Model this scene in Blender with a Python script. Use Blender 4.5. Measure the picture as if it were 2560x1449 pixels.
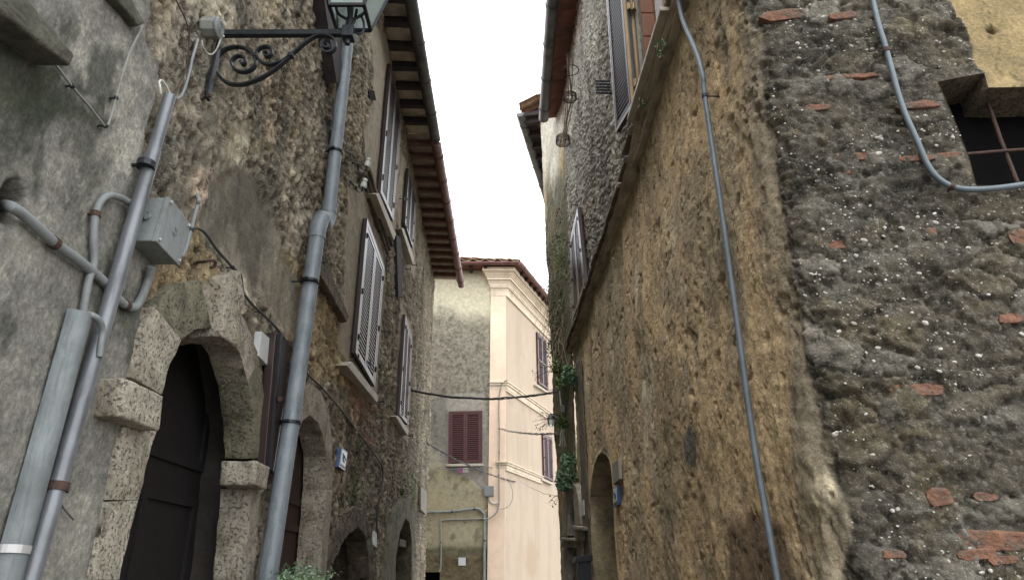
import bpy, bmesh, math, random
import numpy as np
from mathutils import Vector, noise
random.seed(7)
# ------------------------------------------------------------------ camera, sky, sun, exposure
SC = bpy.context.scene
for o in list(bpy.data.objects): bpy.data.objects.remove(o)
COL = SC.collection
FPX = 1707.0; TH = math.atan(706/1707.0); CT, ST = math.cos(TH), math.sin(TH); EYE = 1.6
cd = bpy.data.cameras.new('camera'); cam = bpy.data.objects.new('camera', cd); COL.objects.link(cam)
cd.sensor_width = 36; cd.lens = FPX/2560*36; cd.clip_start = .05; cd.clip_end = 2000
cam.location = (0, 0, EYE); cam.rotation_euler = (math.pi/2+TH, 0, 0); SC.camera = cam
SC.render.resolution_x = 1024; SC.render.resolution_y = 579
SC.view_settings.view_transform = 'Standard'; SC.view_settings.look = 'None'
SC.view_settings.gamma = 1; SC.view_settings.exposure = 1.15
SUN_EL, SUN_AZ = math.radians(62), math.radians(200)
w = bpy.data.worlds.new('World'); SC.world = w; w.use_nodes = True
nt = w.node_tree; nt.nodes.clear()
out = nt.nodes.new('ShaderNodeOutputWorld'); bg = nt.nodes.new('ShaderNodeBackground')
sky = nt.nodes.new('ShaderNodeTexSky'); sky.sky_type = 'NISHITA'; sky.sun_disc = False
sky.sun_elevation = SUN_EL; sky.sun_rotation = SUN_AZ; sky.dust_density = 3
mx = nt.nodes.new('ShaderNodeMix'); mx.data_type = 'RGBA'; mx.inputs[0].default_value = .93
tc = nt.nodes.new('ShaderNodeTexCoord'); nz = nt.nodes.new('ShaderNodeTexNoise')
nz.inputs['Scale'].default_value = 1.4; nz.inputs['Detail'].default_value = 5
rp = nt.nodes.new('ShaderNodeValToRGB')
rp.color_ramp.elements[0].position = .3; rp.color_ramp.elements[0].color = (10.4, 10.8, 11.5, 1)
rp.color_ramp.elements[1].position = .75; rp.color_ramp.elements[1].color = (12.6, 12.8, 13.1, 1)
nt.links.new(tc.outputs['Generated'], nz.inputs['Vector']); nt.links.new(nz.outputs['Fac'], rp.inputs['Fac'])
nt.links.new(sky.outputs[0], mx.inputs[6]); nt.links.new(rp.outputs[0], mx.inputs[7])
nt.links.new(mx.outputs[2], bg.inputs[0]); bg.inputs[1].default_value = .135
nt.links.new(bg.outputs[0], out.inputs[0])
sd = bpy.data.lights.new('sun', 'SUN'); sd.energy = .7; sd.angle = math.radians(25); sd.color = (1, .97, .92)
sun = bpy.data.objects.new('sun', sd); COL.objects.link(sun)
sun.rotation_euler = (math.pi/2-SUN_EL, 0, math.pi-SUN_AZ)

# ------------------------------------------------------------------ helpers: colour and materials
def lin(c): return tuple((x/255/12.92 if x/255 <= .04045 else ((x/255+.055)/1.055)**2.4) for x in c)
def rgb(c, g=1.0): return np.array(lin(c))*g
def new_mat(name):
    m = bpy.data.materials.new(name); m.use_nodes = True
    return m, m.node_tree, m.node_tree.nodes['Principled BSDF']
def N(t, typ, **kw):
    n = t.nodes.new(typ)
    for k, v in kw.items():
        if k[0] == '_': setattr(n, k[1:], v)
        else: n.inputs[k.replace('_', ' ')].default_value = v
    return n
def mathn(t, op, a, b=None, clamp=False):
    n = t.nodes.new('ShaderNodeMath'); n.operation = op; n.use_clamp = clamp
    for i, x in enumerate((a, b)):
        if x is None: continue
        if isinstance(x, (int, float)): n.inputs[i].default_value = x
        else: t.links.new(x, n.inputs[i])
    return n.outputs[0]
def mixc(t, fac, a, b, blend='MIX'):
    n = t.nodes.new('ShaderNodeMix'); n.data_type = 'RGBA'; n.blend_type = blend
    for i, x in ((0, fac), (6, a), (7, b)):
        if hasattr(x, 'is_linked'): t.links.new(x, n.inputs[i])
        elif isinstance(x, (int, float)): n.inputs[i].default_value = x
        else: n.inputs[i].default_value = (*x, 1) if len(x) == 3 else x
    return n.outputs[2]
def ramp(t, src, p0, p1, c0=(0, 0, 0), c1=(1, 1, 1)):
    n = t.nodes.new('ShaderNodeValToRGB'); e = n.color_ramp.elements
    e[0].position = p0; e[1].position = p1; e[0].color = (*c0, 1); e[1].color = (*c1, 1)
    t.links.new(src, n.inputs[0]); return n.outputs[0]
def plain(name, col, rough=.7, metal=0, var=.25, scale=9, bump=.3, bscale=90, dirt=None, spec=.5, stretch=(1, 1, 1), pits=0, streak=None):
    """painted or weathered surface: base colour varied by noise, optional dirt colour in blotches, fine bump"""
    m, t, b = new_mat(name); tcn = N(t, 'ShaderNodeTexCoord'); mp = N(t, 'ShaderNodeMapping', Scale=stretch)
    t.links.new(tcn.outputs['Object'], mp.inputs[0])
    n1 = N(t, 'ShaderNodeTexNoise', Scale=scale, Detail=6.0, Roughness=.65); t.links.new(mp.outputs[0], n1.inputs['Vector'])
    c = np.array(lin(col)) if max(col) > 1.5 else np.array(col)
    o = mixc(t, ramp(t, n1.outputs['Fac'], .3, .7), tuple(c*(1-var)), tuple(np.minimum(c*(1+var), .95)))
    if dirt:
        n2 = N(t, 'ShaderNodeTexNoise', Scale=scale*.45, Detail=8.0, Roughness=.7); t.links.new(mp.outputs[0], n2.inputs['Vector'])
        o = mixc(t, ramp(t, n2.outputs['Fac'], .48, .68), o, lin(dirt))
    if streak:
        ms = N(t, 'ShaderNodeMapping', Scale=(14, 14, 1.1)); t.links.new(tcn.outputs['Object'], ms.inputs[0])
        n5 = N(t, 'ShaderNodeTexNoise', Scale=3.0, Detail=7.0, Roughness=.7); t.links.new(ms.outputs[0], n5.inputs['Vector'])
        o = mixc(t, mathn(t, 'MULTIPLY', ramp(t, n5.outputs['Fac'], .52, .66), .65), o, lin(streak))
    pm = None
    if pits:
        n4 = N(t, 'ShaderNodeTexNoise', Scale=pits, Detail=5.0, Roughness=.7); t.links.new(mp.outputs[0], n4.inputs['Vector'])
        pm = ramp(t, n4.outputs['Fac'], .36, .44); o = mixc(t, 1.0, o, mixc(t, .42, (1, 1, 1), pm), 'MULTIPLY')
        n6 = N(t, 'ShaderNodeTexNoise', Scale=170.0, Detail=3.0, Roughness=.8); t.links.new(mp.outputs[0], n6.inputs['Vector'])
        o = mixc(t, 1.0, o, ramp(t, n6.outputs['Fac'], .3, .7, (.68,)*3, (1.3,)*3), 'MULTIPLY')
    t.links.new(o, b.inputs['Base Color'])
    b.inputs['Roughness'].default_value = rough; b.inputs['Metallic'].default_value = metal
    b.inputs['Specular IOR Level'].default_value = spec
    if bump:
        n3 = N(t, 'ShaderNodeTexNoise', Scale=bscale, Detail=5.0); t.links.new(mp.outputs[0], n3.inputs['Vector'])
        bp = N(t, 'ShaderNodeBump', Strength=bump, Distance=.01)
        t.links.new(mathn(t, 'ADD', n3.outputs['Fac'], mathn(t, 'MULTIPLY', pm, 1.1)) if pm is not None else n3.outputs['Fac'], bp.inputs['Height'])
        t.links.new(bp.outputs[0], b.inputs['Normal'])
    return m
def wall_mat(name, pscale=38, bump=.9, fine=.5, var=1.0, bd=.018):
    """plaster / conglomerate: colour from the mesh's own albedo attribute, pebbles, pits, grain and bump from nodes"""
    m, t, b = new_mat(name); tcn = N(t, 'ShaderNodeTexCoord'); P = tcn.outputs['Object']
    at = N(t, 'ShaderNodeAttribute', _attribute_name='tint'); ap = N(t, 'ShaderNodeAttribute', _attribute_name='peb')
    nw = N(t, 'ShaderNodeTexNoise', Scale=18.0, Detail=3.0); t.links.new(P, nw.inputs['Vector'])
    add = N(t, 'ShaderNodeVectorMath', _operation='MULTIPLY_ADD'); t.links.new(nw.outputs['Color'], add.inputs[0])
    add.inputs[1].default_value = (.03, .03, .03); t.links.new(P, add.inputs[2])
    n1 = N(t, 'ShaderNodeTexNoise', Scale=70.0, Detail=7.0, Roughness=.75); t.links.new(P, n1.inputs['Vector'])
    n2 = N(t, 'ShaderNodeTexNoise', Scale=9.0, Detail=8.0, Roughness=.7); t.links.new(P, n2.inputs['Vector'])
    n3 = N(t, 'ShaderNodeTexNoise', Scale=24.0, Detail=5.0, Roughness=.6); t.links.new(P, n3.inputs['Vector'])
    g = ramp(t, n1.outputs['Fac'], .28, .72, (1-fine,)*3, (1+fine*.75,)*3)
    c = mixc(t, 1.0, at.outputs['Color'], g, 'MULTIPLY')
    n4 = N(t, 'ShaderNodeTexNoise', Scale=130.0, Detail=4.0, Roughness=.8); t.links.new(P, n4.inputs['Vector'])
    sp = mathn(t, 'MULTIPLY', ramp(t, n4.outputs['Fac'], .6, .72), mathn(t, 'ADD', mathn(t, 'MULTIPLY', ap.outputs['Fac'], .55), .08))
    c = mixc(t, sp, c, mixc(t, .5, at.outputs['Color'], (.62, .58, .5)))
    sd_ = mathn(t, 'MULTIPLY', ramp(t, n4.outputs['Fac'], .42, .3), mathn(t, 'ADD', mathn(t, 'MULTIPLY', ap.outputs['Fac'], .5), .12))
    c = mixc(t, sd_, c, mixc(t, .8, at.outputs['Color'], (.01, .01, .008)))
    g2 = ramp(t, n2.outputs['Fac'], .3, .7, (1-.3*var, 1-.29*var, 1-.27*var), (1+.26*var, 1+.24*var, 1+.18*var)); c = mixc(t, 1.0, c, g2, 'MULTIPLY')
    hs = []
    for k, sc in enumerate((pscale, pscale*2.3)):
        v = N(t, 'ShaderNodeTexVoronoi', Scale=float(sc)); t.links.new(add.outputs[0], v.inputs['Vector'])
        dome = mathn(t, 'SUBTRACT', .42, v.outputs['Distance'], True)
        sep = N(t, 'ShaderNodeSeparateColor'); t.links.new(v.outputs['Color'], sep.inputs[0])
        pick = mathn(t, 'GREATER_THAN', sep.outputs[0], .52 if k == 0 else .45)
        mk = mathn(t, 'MULTIPLY', mathn(t, 'MULTIPLY', dome, 9.0, True), pick)
        mk = mathn(t, 'MULTIPLY', mk, ap.outputs['Fac'])
        tone = ramp(t, sep.outputs[1], .1, .95, (.16, .145, .12), (.5, .47, .42))
        c = mixc(t, mathn(t, 'MULTIPLY', mk, .5), c, mixc(t, .5, tone, at.outputs['Color']))
        hs.append(mathn(t, 'MULTIPLY', mathn(t, 'MULTIPLY', dome, mk), .9 if k == 0 else .5))
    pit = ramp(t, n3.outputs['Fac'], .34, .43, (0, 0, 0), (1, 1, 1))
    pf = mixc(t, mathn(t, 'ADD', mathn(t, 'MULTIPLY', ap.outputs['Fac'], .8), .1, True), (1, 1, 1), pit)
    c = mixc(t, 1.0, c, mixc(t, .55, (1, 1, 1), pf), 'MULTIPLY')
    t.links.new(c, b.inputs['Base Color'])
    b.inputs['Roughness'].default_value = .93; b.inputs['Specular IOR Level'].default_value = .25
    h = mathn(t, 'ADD', mathn(t, 'MULTIPLY', n1.outputs['Fac'], .55), hs[0]); h = mathn(t, 'ADD', h, hs[1])
    h = mathn(t, 'ADD', h, mathn(t, 'MULTIPLY', pf, .45))
    bp = N(t, 'ShaderNodeBump', Strength=bump, Distance=bd); t.links.new(h, bp.inputs['Height'])
    t.links.new(bp.outputs[0], b.inputs['Normal'])
    return m
M = {}
M['wall'] = wall_mat('rough_wall_plaster'); M['dark'] = wall_mat('dark_conglomerate', 55, 1.0, .62)
M['far'] = wall_mat('far_plaster', 26, .7, .3)
M['pinkwall'] = wall_mat('fresh_pink_render', 26, .2, .05, .12, .006)
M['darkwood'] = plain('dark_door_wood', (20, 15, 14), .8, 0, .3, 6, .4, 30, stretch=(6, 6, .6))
M['stone'] = plain('travertine', (158, 150, 134), .9, 0, .3, 11, 1.0, 50, pits=62.0, dirt=(112, 102, 82))
M['stone_mossy'] = plain('mossy_travertine', (118, 114, 94), .95, 0, .35, 10, .9, 60, pits=62.0, dirt=(58, 58, 42))
M['slabstone'] = plain('mossy_cement_slab', (84, 82, 70), .95, 0, .4, 10, .9, 40, dirt=(40, 42, 30))
M['darkplaster'] = plain('recess_shade_plaster', (62, 57, 52), .95, 0, .3, 7, .6, 40)  # plaster darkened in its colour for the shade of the deep recess
M['ochreplaster'] = plain('ochre_niche_plaster', (158, 144, 114), .95, 0, .35, 7, .9, 50, dirt=(96, 86, 68))
M['stone_rim'] = plain('brown_rubble_rim', (104, 94, 78), .95, 0, .4, 16, 1.0, 50, pits=62.0, dirt=(60, 54, 44))
M['sill'] = plain('marble_sill', (178, 168, 150), .6, 0, .12, 6, .1, 60, dirt=(140, 130, 112))
M['pipe'] = plain('grey_painted_pipe', (124, 132, 136), .5, .1, .16, 5, .25, 40, dirt=(96, 104, 108), streak=(84, 90, 90))
M['conduit'] = plain('grey_conduit', (116, 119, 122), .42, .35, .15, 6, .15, 40, dirt=(92, 94, 96), streak=(80, 82, 82))
M['pvc'] = plain('grey_plastic', (124, 128, 127), .6, 0, .14, 8, .2, 60, dirt=(100, 103, 100), streak=(92, 94, 90))
M['cover'] = plain('galvanised_cover', (118, 124, 124), .6, .1, .2, 7, .3, 30, dirt=(96, 100, 98), streak=(78, 84, 84))
M['bluepipe'] = plain('blue_grey_conduit', (96, 106, 112), .5, .1, .15, 8, .1, 40, dirt=(80, 90, 94))
M['cable'] = plain('dark_cable', (62, 62, 60), .7, 0, .3, 20, .1)
M['gcable'] = plain('grey_cable', (128, 128, 122), .6, 0, .2, 20, .1)
M['wcable'] = plain('white_cable', (190, 190, 182), .5, 0, .15, 20, .1)
M['rust'] = plain('rusty_clamp', (72, 54, 46), .8, .2, .4, 40, .4)
M['iron'] = plain('wrought_iron', (46, 49, 53), .45, .5, .25, 15, .25, 60)
M['black'] = plain('black_iron', (30, 30, 34), .5, .2, .2, 15, .2)
M['shutter'] = plain('brown_aluminium', (54, 41, 38), .36, .25, .12, 3, 0, spec=.8)
M['slat'] = plain('brown_slats', (80, 64, 60), .3, .1, .12, 3, 0, spec=.8)
M['redshut'] = plain('dark_red_shutters', (74, 42, 40), .5, 0, .12, 4, .05)
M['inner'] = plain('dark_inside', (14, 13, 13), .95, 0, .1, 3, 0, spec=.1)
M['wood'] = plain('old_brown_door_wood', (64, 46, 38), .75, 0, .3, 6, .5, 30, dirt=(44, 34, 30), stretch=(6, 6, .6))
M['beam'] = plain('dark_rafter_wood', (52, 46, 46), .9, 0, .35, 10, .6, 40)
M['tileboard'] = plain('pale_clay_boards', (206, 192, 172), .9, 0, .25, 6, .4, 40, dirt=(150, 134, 120))
M['redbeam'] = plain('red_brown_rafter', (116, 86, 74), .85, 0, .25, 10, .4, 40, dirt=(96, 68, 60))
M['redboard'] = plain('clay_eaves_tiles', (176, 160, 146), .9, 0, .25, 8, .4, 40, dirt=(140, 118, 106))
M['redsoffit'] = plain('stained_red_soffit', (122, 78, 66), .8, 0, .25, 8, .4, 30, dirt=(92, 62, 54))
M['gutgrey'] = plain('grey_gutter', (104, 104, 104), .5, .3, .2, 8, .15, dirt=(64, 64, 64))
M['gutred'] = plain('brown_red_gutter', (118, 86, 80), .45, .3, .2, 8, .15, dirt=(92, 62, 56))
M['roof'] = plain('clay_roof_tiles', (148, 122, 100), .9, 0, .4, 14, .5, 40, dirt=(92, 88, 76))
M['terra'] = plain('terracotta_blocks', (150, 110, 92), .85, 0, .18, 7, .3, 50, dirt=(140, 96, 80))
M['mortar'] = plain('pale_mortar', (150, 145, 135), .95, 0, .2, 10, .3)
M['gold'] = plain('bronze_aluminium', (150, 128, 96), .38, .45, .15, 4, .05, dirt=(128, 108, 84))
M['whiteframe'] = plain('pale_metal_frame', (176, 174, 172), .35, .3, .08, 4, 0)
M['brick'] = plain('old_brick', (112, 78, 60), .92, 0, .4, 30, .9, 70, dirt=(80, 74, 66))
M['pebble'] = plain('pale_pebble', (176, 172, 162), .7, 0, .45, 55, .2, dirt=(112, 106, 94))
M['cream'] = plain('cream_moulding', (212, 196, 172), .85, 0, .1, 6, .2, 60, dirt=(178, 164, 142))
M['pink'] = plain('pink_render', (222, 196, 172), .9, 0, .07, 3, .25, 120, dirt=(208, 184, 160))
M['plaque'] = plain('white_plaque', (190, 192, 190), .6, 0, .08, 8, .05)
M['board'] = plain('grey_board', (140, 134, 122), .85, 0, .2, 8, .3)
M['blue'] = plain('blue_glazed_tile', (70, 92, 128), .3, 0, .2, 25, .05)
M['grout'] = plain('white_glaze', (196, 196, 190), .3, 0, .1, 30, 0)
M['magenta'] = plain('magenta_peg', (170, 60, 140), .5, 0, .05, 5, 0)
M['porcelain'] = plain('white_porcelain', (206, 208, 200), .25, 0, .08, 20, 0)
M['bamboo'] = plain('dry_canes', (150, 132, 104), .8, 0, .25, 12, .2)
M['bark'] = plain('twig_bark', (96, 82, 62), .95, 0, .3, 30, .4)
M['gold_lamp'] = plain('brass_lamp_fitting', (140, 110, 40), .4, .6, .1, 10, 0)
for nm, c in (('leaf_dark', (66, 74, 50)), ('leaf', (108, 130, 76)), ('leaf_grey', (116, 142, 110)), ('moss', (86, 98, 54)), ('dead', (140, 124, 96))):
    M[nm] = plain(nm, c, .75, 0, .35, 14, .1)
M['street'] = plain('stone_paving', (108, 104, 98), .9, 0, .3, 6, .6, 20, dirt=(84, 80, 74))
M['darkglass'] = plain('dark_window_glass', (30, 34, 36), .08, 0, .1, 3, 0, spec=1.0)
gm, gt, gb = new_mat('lantern_glass'); gb.inputs['Base Color'].default_value = (.75, .85, .82, 1)
gb.inputs['Roughness'].default_value = .35; gb.inputs['Transmission Weight'].default_value = .75; M['glass'] = gm

# ------------------------------------------------------------------ helpers: objects
def root(name, label, cat, loc=(0, 0, 0), group=None):
    o = bpy.data.objects.new(name, None); COL.objects.link(o); o.location = loc
    o['label'] = label; o['category'] = cat
    if group: o['group'] = group
    o.empty_display_size = .2
    return o
def tag(o, label, cat, group=None):
    o['label'] = label; o['category'] = cat
    if group: o['group'] = group
    return o
def org(p):
    v = Vector((0, 0, 0))
    while p is not None: v += Vector(p.location); p = p.parent
    return v
class MB:
    def __init__(s): s.v = []; s.f = []; s.m = []
    def add(s, vs, fs, mi=0):
        n = len(s.v); s.v += [tuple(x) for x in vs]; s.f += [tuple(i+n for i in f) for f in fs]; s.m += [mi]*len(fs)
    def hexa(s, a, b, mi=0):
        """a, b: two matching quads (lists of 4 points)"""
        s.add(list(a)+list(b), [(0, 1, 2, 3), (7, 6, 5, 4), (0, 4, 5, 1), (1, 5, 6, 2), (2, 6, 7, 3), (3, 7, 4, 0)], mi)
    def box(s, c, x, y, z, mi=0):
        """centre and three half-extent vectors"""
        c, x, y, z = map(Vector, (c, x, y, z))
        s.hexa([c-x-y-z, c+x-y-z, c+x+y-z, c-x+y-z], [c-x-y+z, c+x-y+z, c+x+y+z, c-x+y+z], mi)
    def bar(s, a, b, w, h, up=(0, 0, 1), mi=0):
        a, b = Vector(a), Vector(b); d = (b-a); up = Vector(up); sx = d.cross(up).normalized(); u = sx.cross(d).normalized()
        s.box((a+b)/2, d/2, sx*w/2, u*h/2, mi)
    def prism(s, poly, vec, mi=0):
        n = len(poly); vec = Vector(vec); p = [Vector(q) for q in poly]; q = [x+vec for x in p]
        s.add(p+q, [tuple(range(n)), tuple(range(2*n-1, n-1, -1))]+[(i, i+n, (i+1) % n+n, (i+1) % n) for i in range(n)], mi)
    def tube(s, pts, r, k=8, mi=0, cap=True, r2=None, smooth=True):
        pts = [Vector(p) for p in pts]
        if smooth and len(pts) > 2: pts = catmull(pts)
        n = len(pts); rings = []; u = None
        for i, p in enumerate(pts):
            d = (pts[min(i+1, n-1)]-pts[max(i-1, 0)]).normalized()
            if u is None: u = d.orthogonal().normalized()
            else:
                u = (u-d*u.dot(d)); u = u.normalized() if u.length > 1e-6 else d.orthogonal().normalized()
            v = d.cross(u); rr = r if r2 is None else r+(r2-r)*i/(n-1)
            rings.append([p+(u*math.cos(a)+v*math.sin(a))*rr for a in (2*math.pi*j/k for j in range(k))])
        vs = [q for g in rings for q in g]
        fs = [(i*k+j, i*k+(j+1) % k, (i+1)*k+(j+1) % k, (i+1)*k+j) for i in range(n-1) for j in range(k)]
        if cap: fs += [tuple(range(k-1, -1, -1)), tuple((n-1)*k+j for j in range(k))]
        s.add(vs, fs, mi)
    def lathe(s, c, ax, prof, k=16, mi=0):
        c = Vector(c); ax = Vector(ax).normalized(); u = ax.orthogonal().normalized(); v = ax.cross(u)
        vs = [c+ax*h+(u*math.cos(2*math.pi*j/k)+v*math.sin(2*math.pi*j/k))*r for r, h in prof for j in range(k)]
        n = len(prof)
        fs = [(i*k+j, i*k+(j+1) % k, (i+1)*k+(j+1) % k, (i+1)*k+j) for i in range(n-1) for j in range(k)]
        fs += [tuple(range(k-1, -1, -1)), tuple((n-1)*k+j for j in range(k))]
        s.add(vs, fs, mi)
    def build(s, name, mats, parent=None, label=None, smooth=False, bevel=0, rough=0, sub=0):
        me = bpy.data.meshes.new(name)
        o0 = org(parent)
        base = Vector((0, 0, 0))
        if parent is None and s.v:
            a = np.array(s.v); base = Vector(((a[:, 0].min()+a[:, 0].max())/2, (a[:, 1].min()+a[:, 1].max())/2, a[:, 2].min()))
        me.from_pydata([tuple(Vector(v)-o0-base) for v in s.v], [], s.f)
        if not isinstance(mats, (list, tuple)): mats = [mats]
        for m in mats: me.materials.append(M[m] if isinstance(m, str) else m)
        for p, mi in zip(me.polygons, s.m): p.material_index = mi
        bm = bmesh.new(); bm.from_mesh(me)
        bmesh.ops.recalc_face_normals(bm, faces=bm.faces)
        if bevel: bmesh.ops.bevel(bm, geom=list(bm.edges), offset=bevel, segments=2, affect='EDGES', profile=.6)
        if rough:
            bmesh.ops.triangulate(bm, faces=[f for f in bm.faces if len(f.verts) > 4])
            for _ in range(7):
                es = [e for e in bm.edges if e.calc_length() > sub]
                if not es or len(bm.verts) > 60000: break
                bmesh.ops.subdivide_edges(bm, edges=es, cuts=1, use_grid_fill=True)
            bm.normal_update()
            for v in bm.verts:
                p = v.co+o0+base
                d = noise.fractal(p*9, 1, 2, 4)*1.0+noise.fractal(p*38, 1, 2, 3)*.35
                v.co += v.normal*d*rough
        bm.to_mesh(me); bm.free()
        if smooth or rough:
            me.polygons.foreach_set('use_smooth', [True]*len(me.polygons))
            if not rough: me.set_sharp_from_angle(angle=math.radians(40))
        o = bpy.data.objects.new(name, me); COL.objects.link(o); o.location = base
        if parent: o.parent = parent
        if label: o['label'] = label
        return o
def catmull(p, k=6):
    out = []
    for i in range(len(p)-1):
        a, b, c, d = p[max(i-1, 0)], p[i], p[i+1], p[min(i+2, len(p)-1)]
        for j in range(k):
            t = j/k; out.append(.5*((2*b)+(c-a)*t+(2*a-5*b+4*c-d)*t*t+(-a+3*b-3*c+d)*t**3))
    out.append(p[-1]); return out

# ------------------------------------------------------------------ wall planes of the alley (metres, z up, street at 0)
class Plane:
    def __init__(s, n, p0):
        s.n = Vector(n).normalized(); s.d = s.n.dot(Vector(p0))
    def px(s, x, y, off=0.0):
        u = 724-y; r = Vector((x-1280, FPX*CT-u*ST, FPX*ST+u*CT))
        k = (s.d+off-s.n.z*EYE)/s.n.dot(r); return Vector((r.x*k, r.y*k, r.z*k+EYE))
L = Plane((1, .0264, .015), (-1.38, 0, EYE))        # long left wall
R = Plane((-1, -.03, 0), (1.13, 0, EYE))            # right alley wall
F = Plane((-.12, -1, 0), (0, 2.507, EYE))           # right wall that faces the viewer
C = Plane((-1, -.0838, -.012), (.854, 9.2, EYE))     # mossy house on the right
E = Plane((0, -1, 0), (0, 18, EYE))                 # end house, frontal wall
G = Plane((1, -.357, 0), (-.17, 18, EYE))           # end house, pink side wall
def vplane(y): return Plane((0, -1, 0), (0, y, 0))

# ------------------------------------------------------------------ numpy noise
def vn(x, y, seed):
    rg = np.random.default_rng(seed).random((256, 256)); xi = np.floor(x).astype(int); yi = np.floor(y).astype(int)
    fx = x-xi; fy = y-yi; fx = fx*fx*(3-2*fx); fy = fy*fy*(3-2*fy)
    g = lambda a, b: rg[a & 255, b & 255]
    return (g(xi, yi)*(1-fx)+g(xi+1, yi)*fx)*(1-fy)+(g(xi, yi+1)*(1-fx)+g(xi+1, yi+1)*fx)*fy
def fbm(x, y, seed=0, o=4, gain=.5):
    t = 0; a = 1; s = 0
    for i in range(o): t = t+a*vn(x*2**i+17.3*i, y*2**i+5.1*i, seed+i); s += a; a *= gain
    return t/s-.5
def worley(x, y, seed):
    rg = np.random.default_rng(seed); jx = rg.random((256, 256)); jy = rg.random((256, 256)); jc = rg.random((256, 256))
    xi = np.floor(x).astype(int); yi = np.floor(y).astype(int); best = np.full(x.shape, 9.); sec = best.copy(); cid = np.zeros(x.shape)
    for a in (-1, 0, 1):
        for b in (-1, 0, 1):
            u, v = (xi+a) & 255, (yi+b) & 255
            d = np.hypot(xi+a+jx[u, v]-x, yi+b+jy[u, v]-y); m = d < best
            sec = np.where(m, best, np.minimum(sec, d)); cid = np.where(m, jc[u, v], cid); best = np.where(m, d, best)
    return best, sec, cid
def sst(a, b, x): t = np.clip((x-a)/(b-a), 0, 1); return t*t*(3-2*t)
def inpoly(poly, x, y):
    ins = np.zeros(x.shape, bool); n = len(poly)
    for i in range(n):
        x1, y1 = poly[i]; x2, y2 = poly[(i+1) % n]
        if y1 == y2: continue
        ins ^= ((y1 > y) != (y2 > y)) & (x < (x2-x1)*(y-y1)/(y2-y1)+x1)
    return ins
def near(poly, x, y):
    """distance to the polygon outline and the closest point"""
    bd = np.full(x.shape, 1e9); bx = x.copy(); by = y.copy(); n = len(poly)
    for i in range(n):
        x1, y1 = poly[i]; x2, y2 = poly[(i+1) % n]; dx, dy = x2-x1, y2-y1; q = dx*dx+dy*dy+1e-12
        t = np.clip(((x-x1)*dx+(y-y1)*dy)/q, 0, 1); cx, cy = x1+t*dx, y1+t*dy; d = np.hypot(x-cx, y-cy); m = d < bd
        bd = np.where(m, d, bd); bx = np.where(m, cx, bx); by = np.where(m, cy, by)
    return bd, bx, by
def pmask(poly, x, y, soft=.05, warp=0, seed=3, ws=.25):
    if warp: x = x+fbm(x/ws, y/ws, seed, 5, .6)*warp*2; y = y+fbm(x/ws+9, y/ws+4, seed+50, 5, .6)*warp*2
    d, _, _ = near(poly, x, y); d = np.where(inpoly(poly, x, y), -d, d)
    return sst(soft, -soft, d) if False else 1-sst(-soft, soft, d)
def blob(cx, cy, rx, ry, x, y, seed=5, edge=.35, ws=.3):
    d = np.hypot((x-cx)/rx, (y-cy)/ry)+fbm(x/ws, y/ws, seed, 5, .6)*1.4
    return 1-sst(1-edge, 1+edge, d)
def crust(U, T, cell, seed):
    f1, f2, cid = worley(U/cell+fbm(U/.1, T/.1, seed)*1.5, T/cell+fbm(U/.1, T/.1, seed+1)*1.5, seed+2)
    return np.clip(1-f1/.48, 0, 1)**.7*(cid > .35), cid
def mix(a, b, m): return a*(1-m[..., None])+np.array(b)*m[..., None]
def st(plane, pts, off=0, front=False):
    o = []
    for p in pts:
        v = plane.px(p[0], p[1], off); o.append((-v.x if front else v.y, v.z))
    return o
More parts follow.
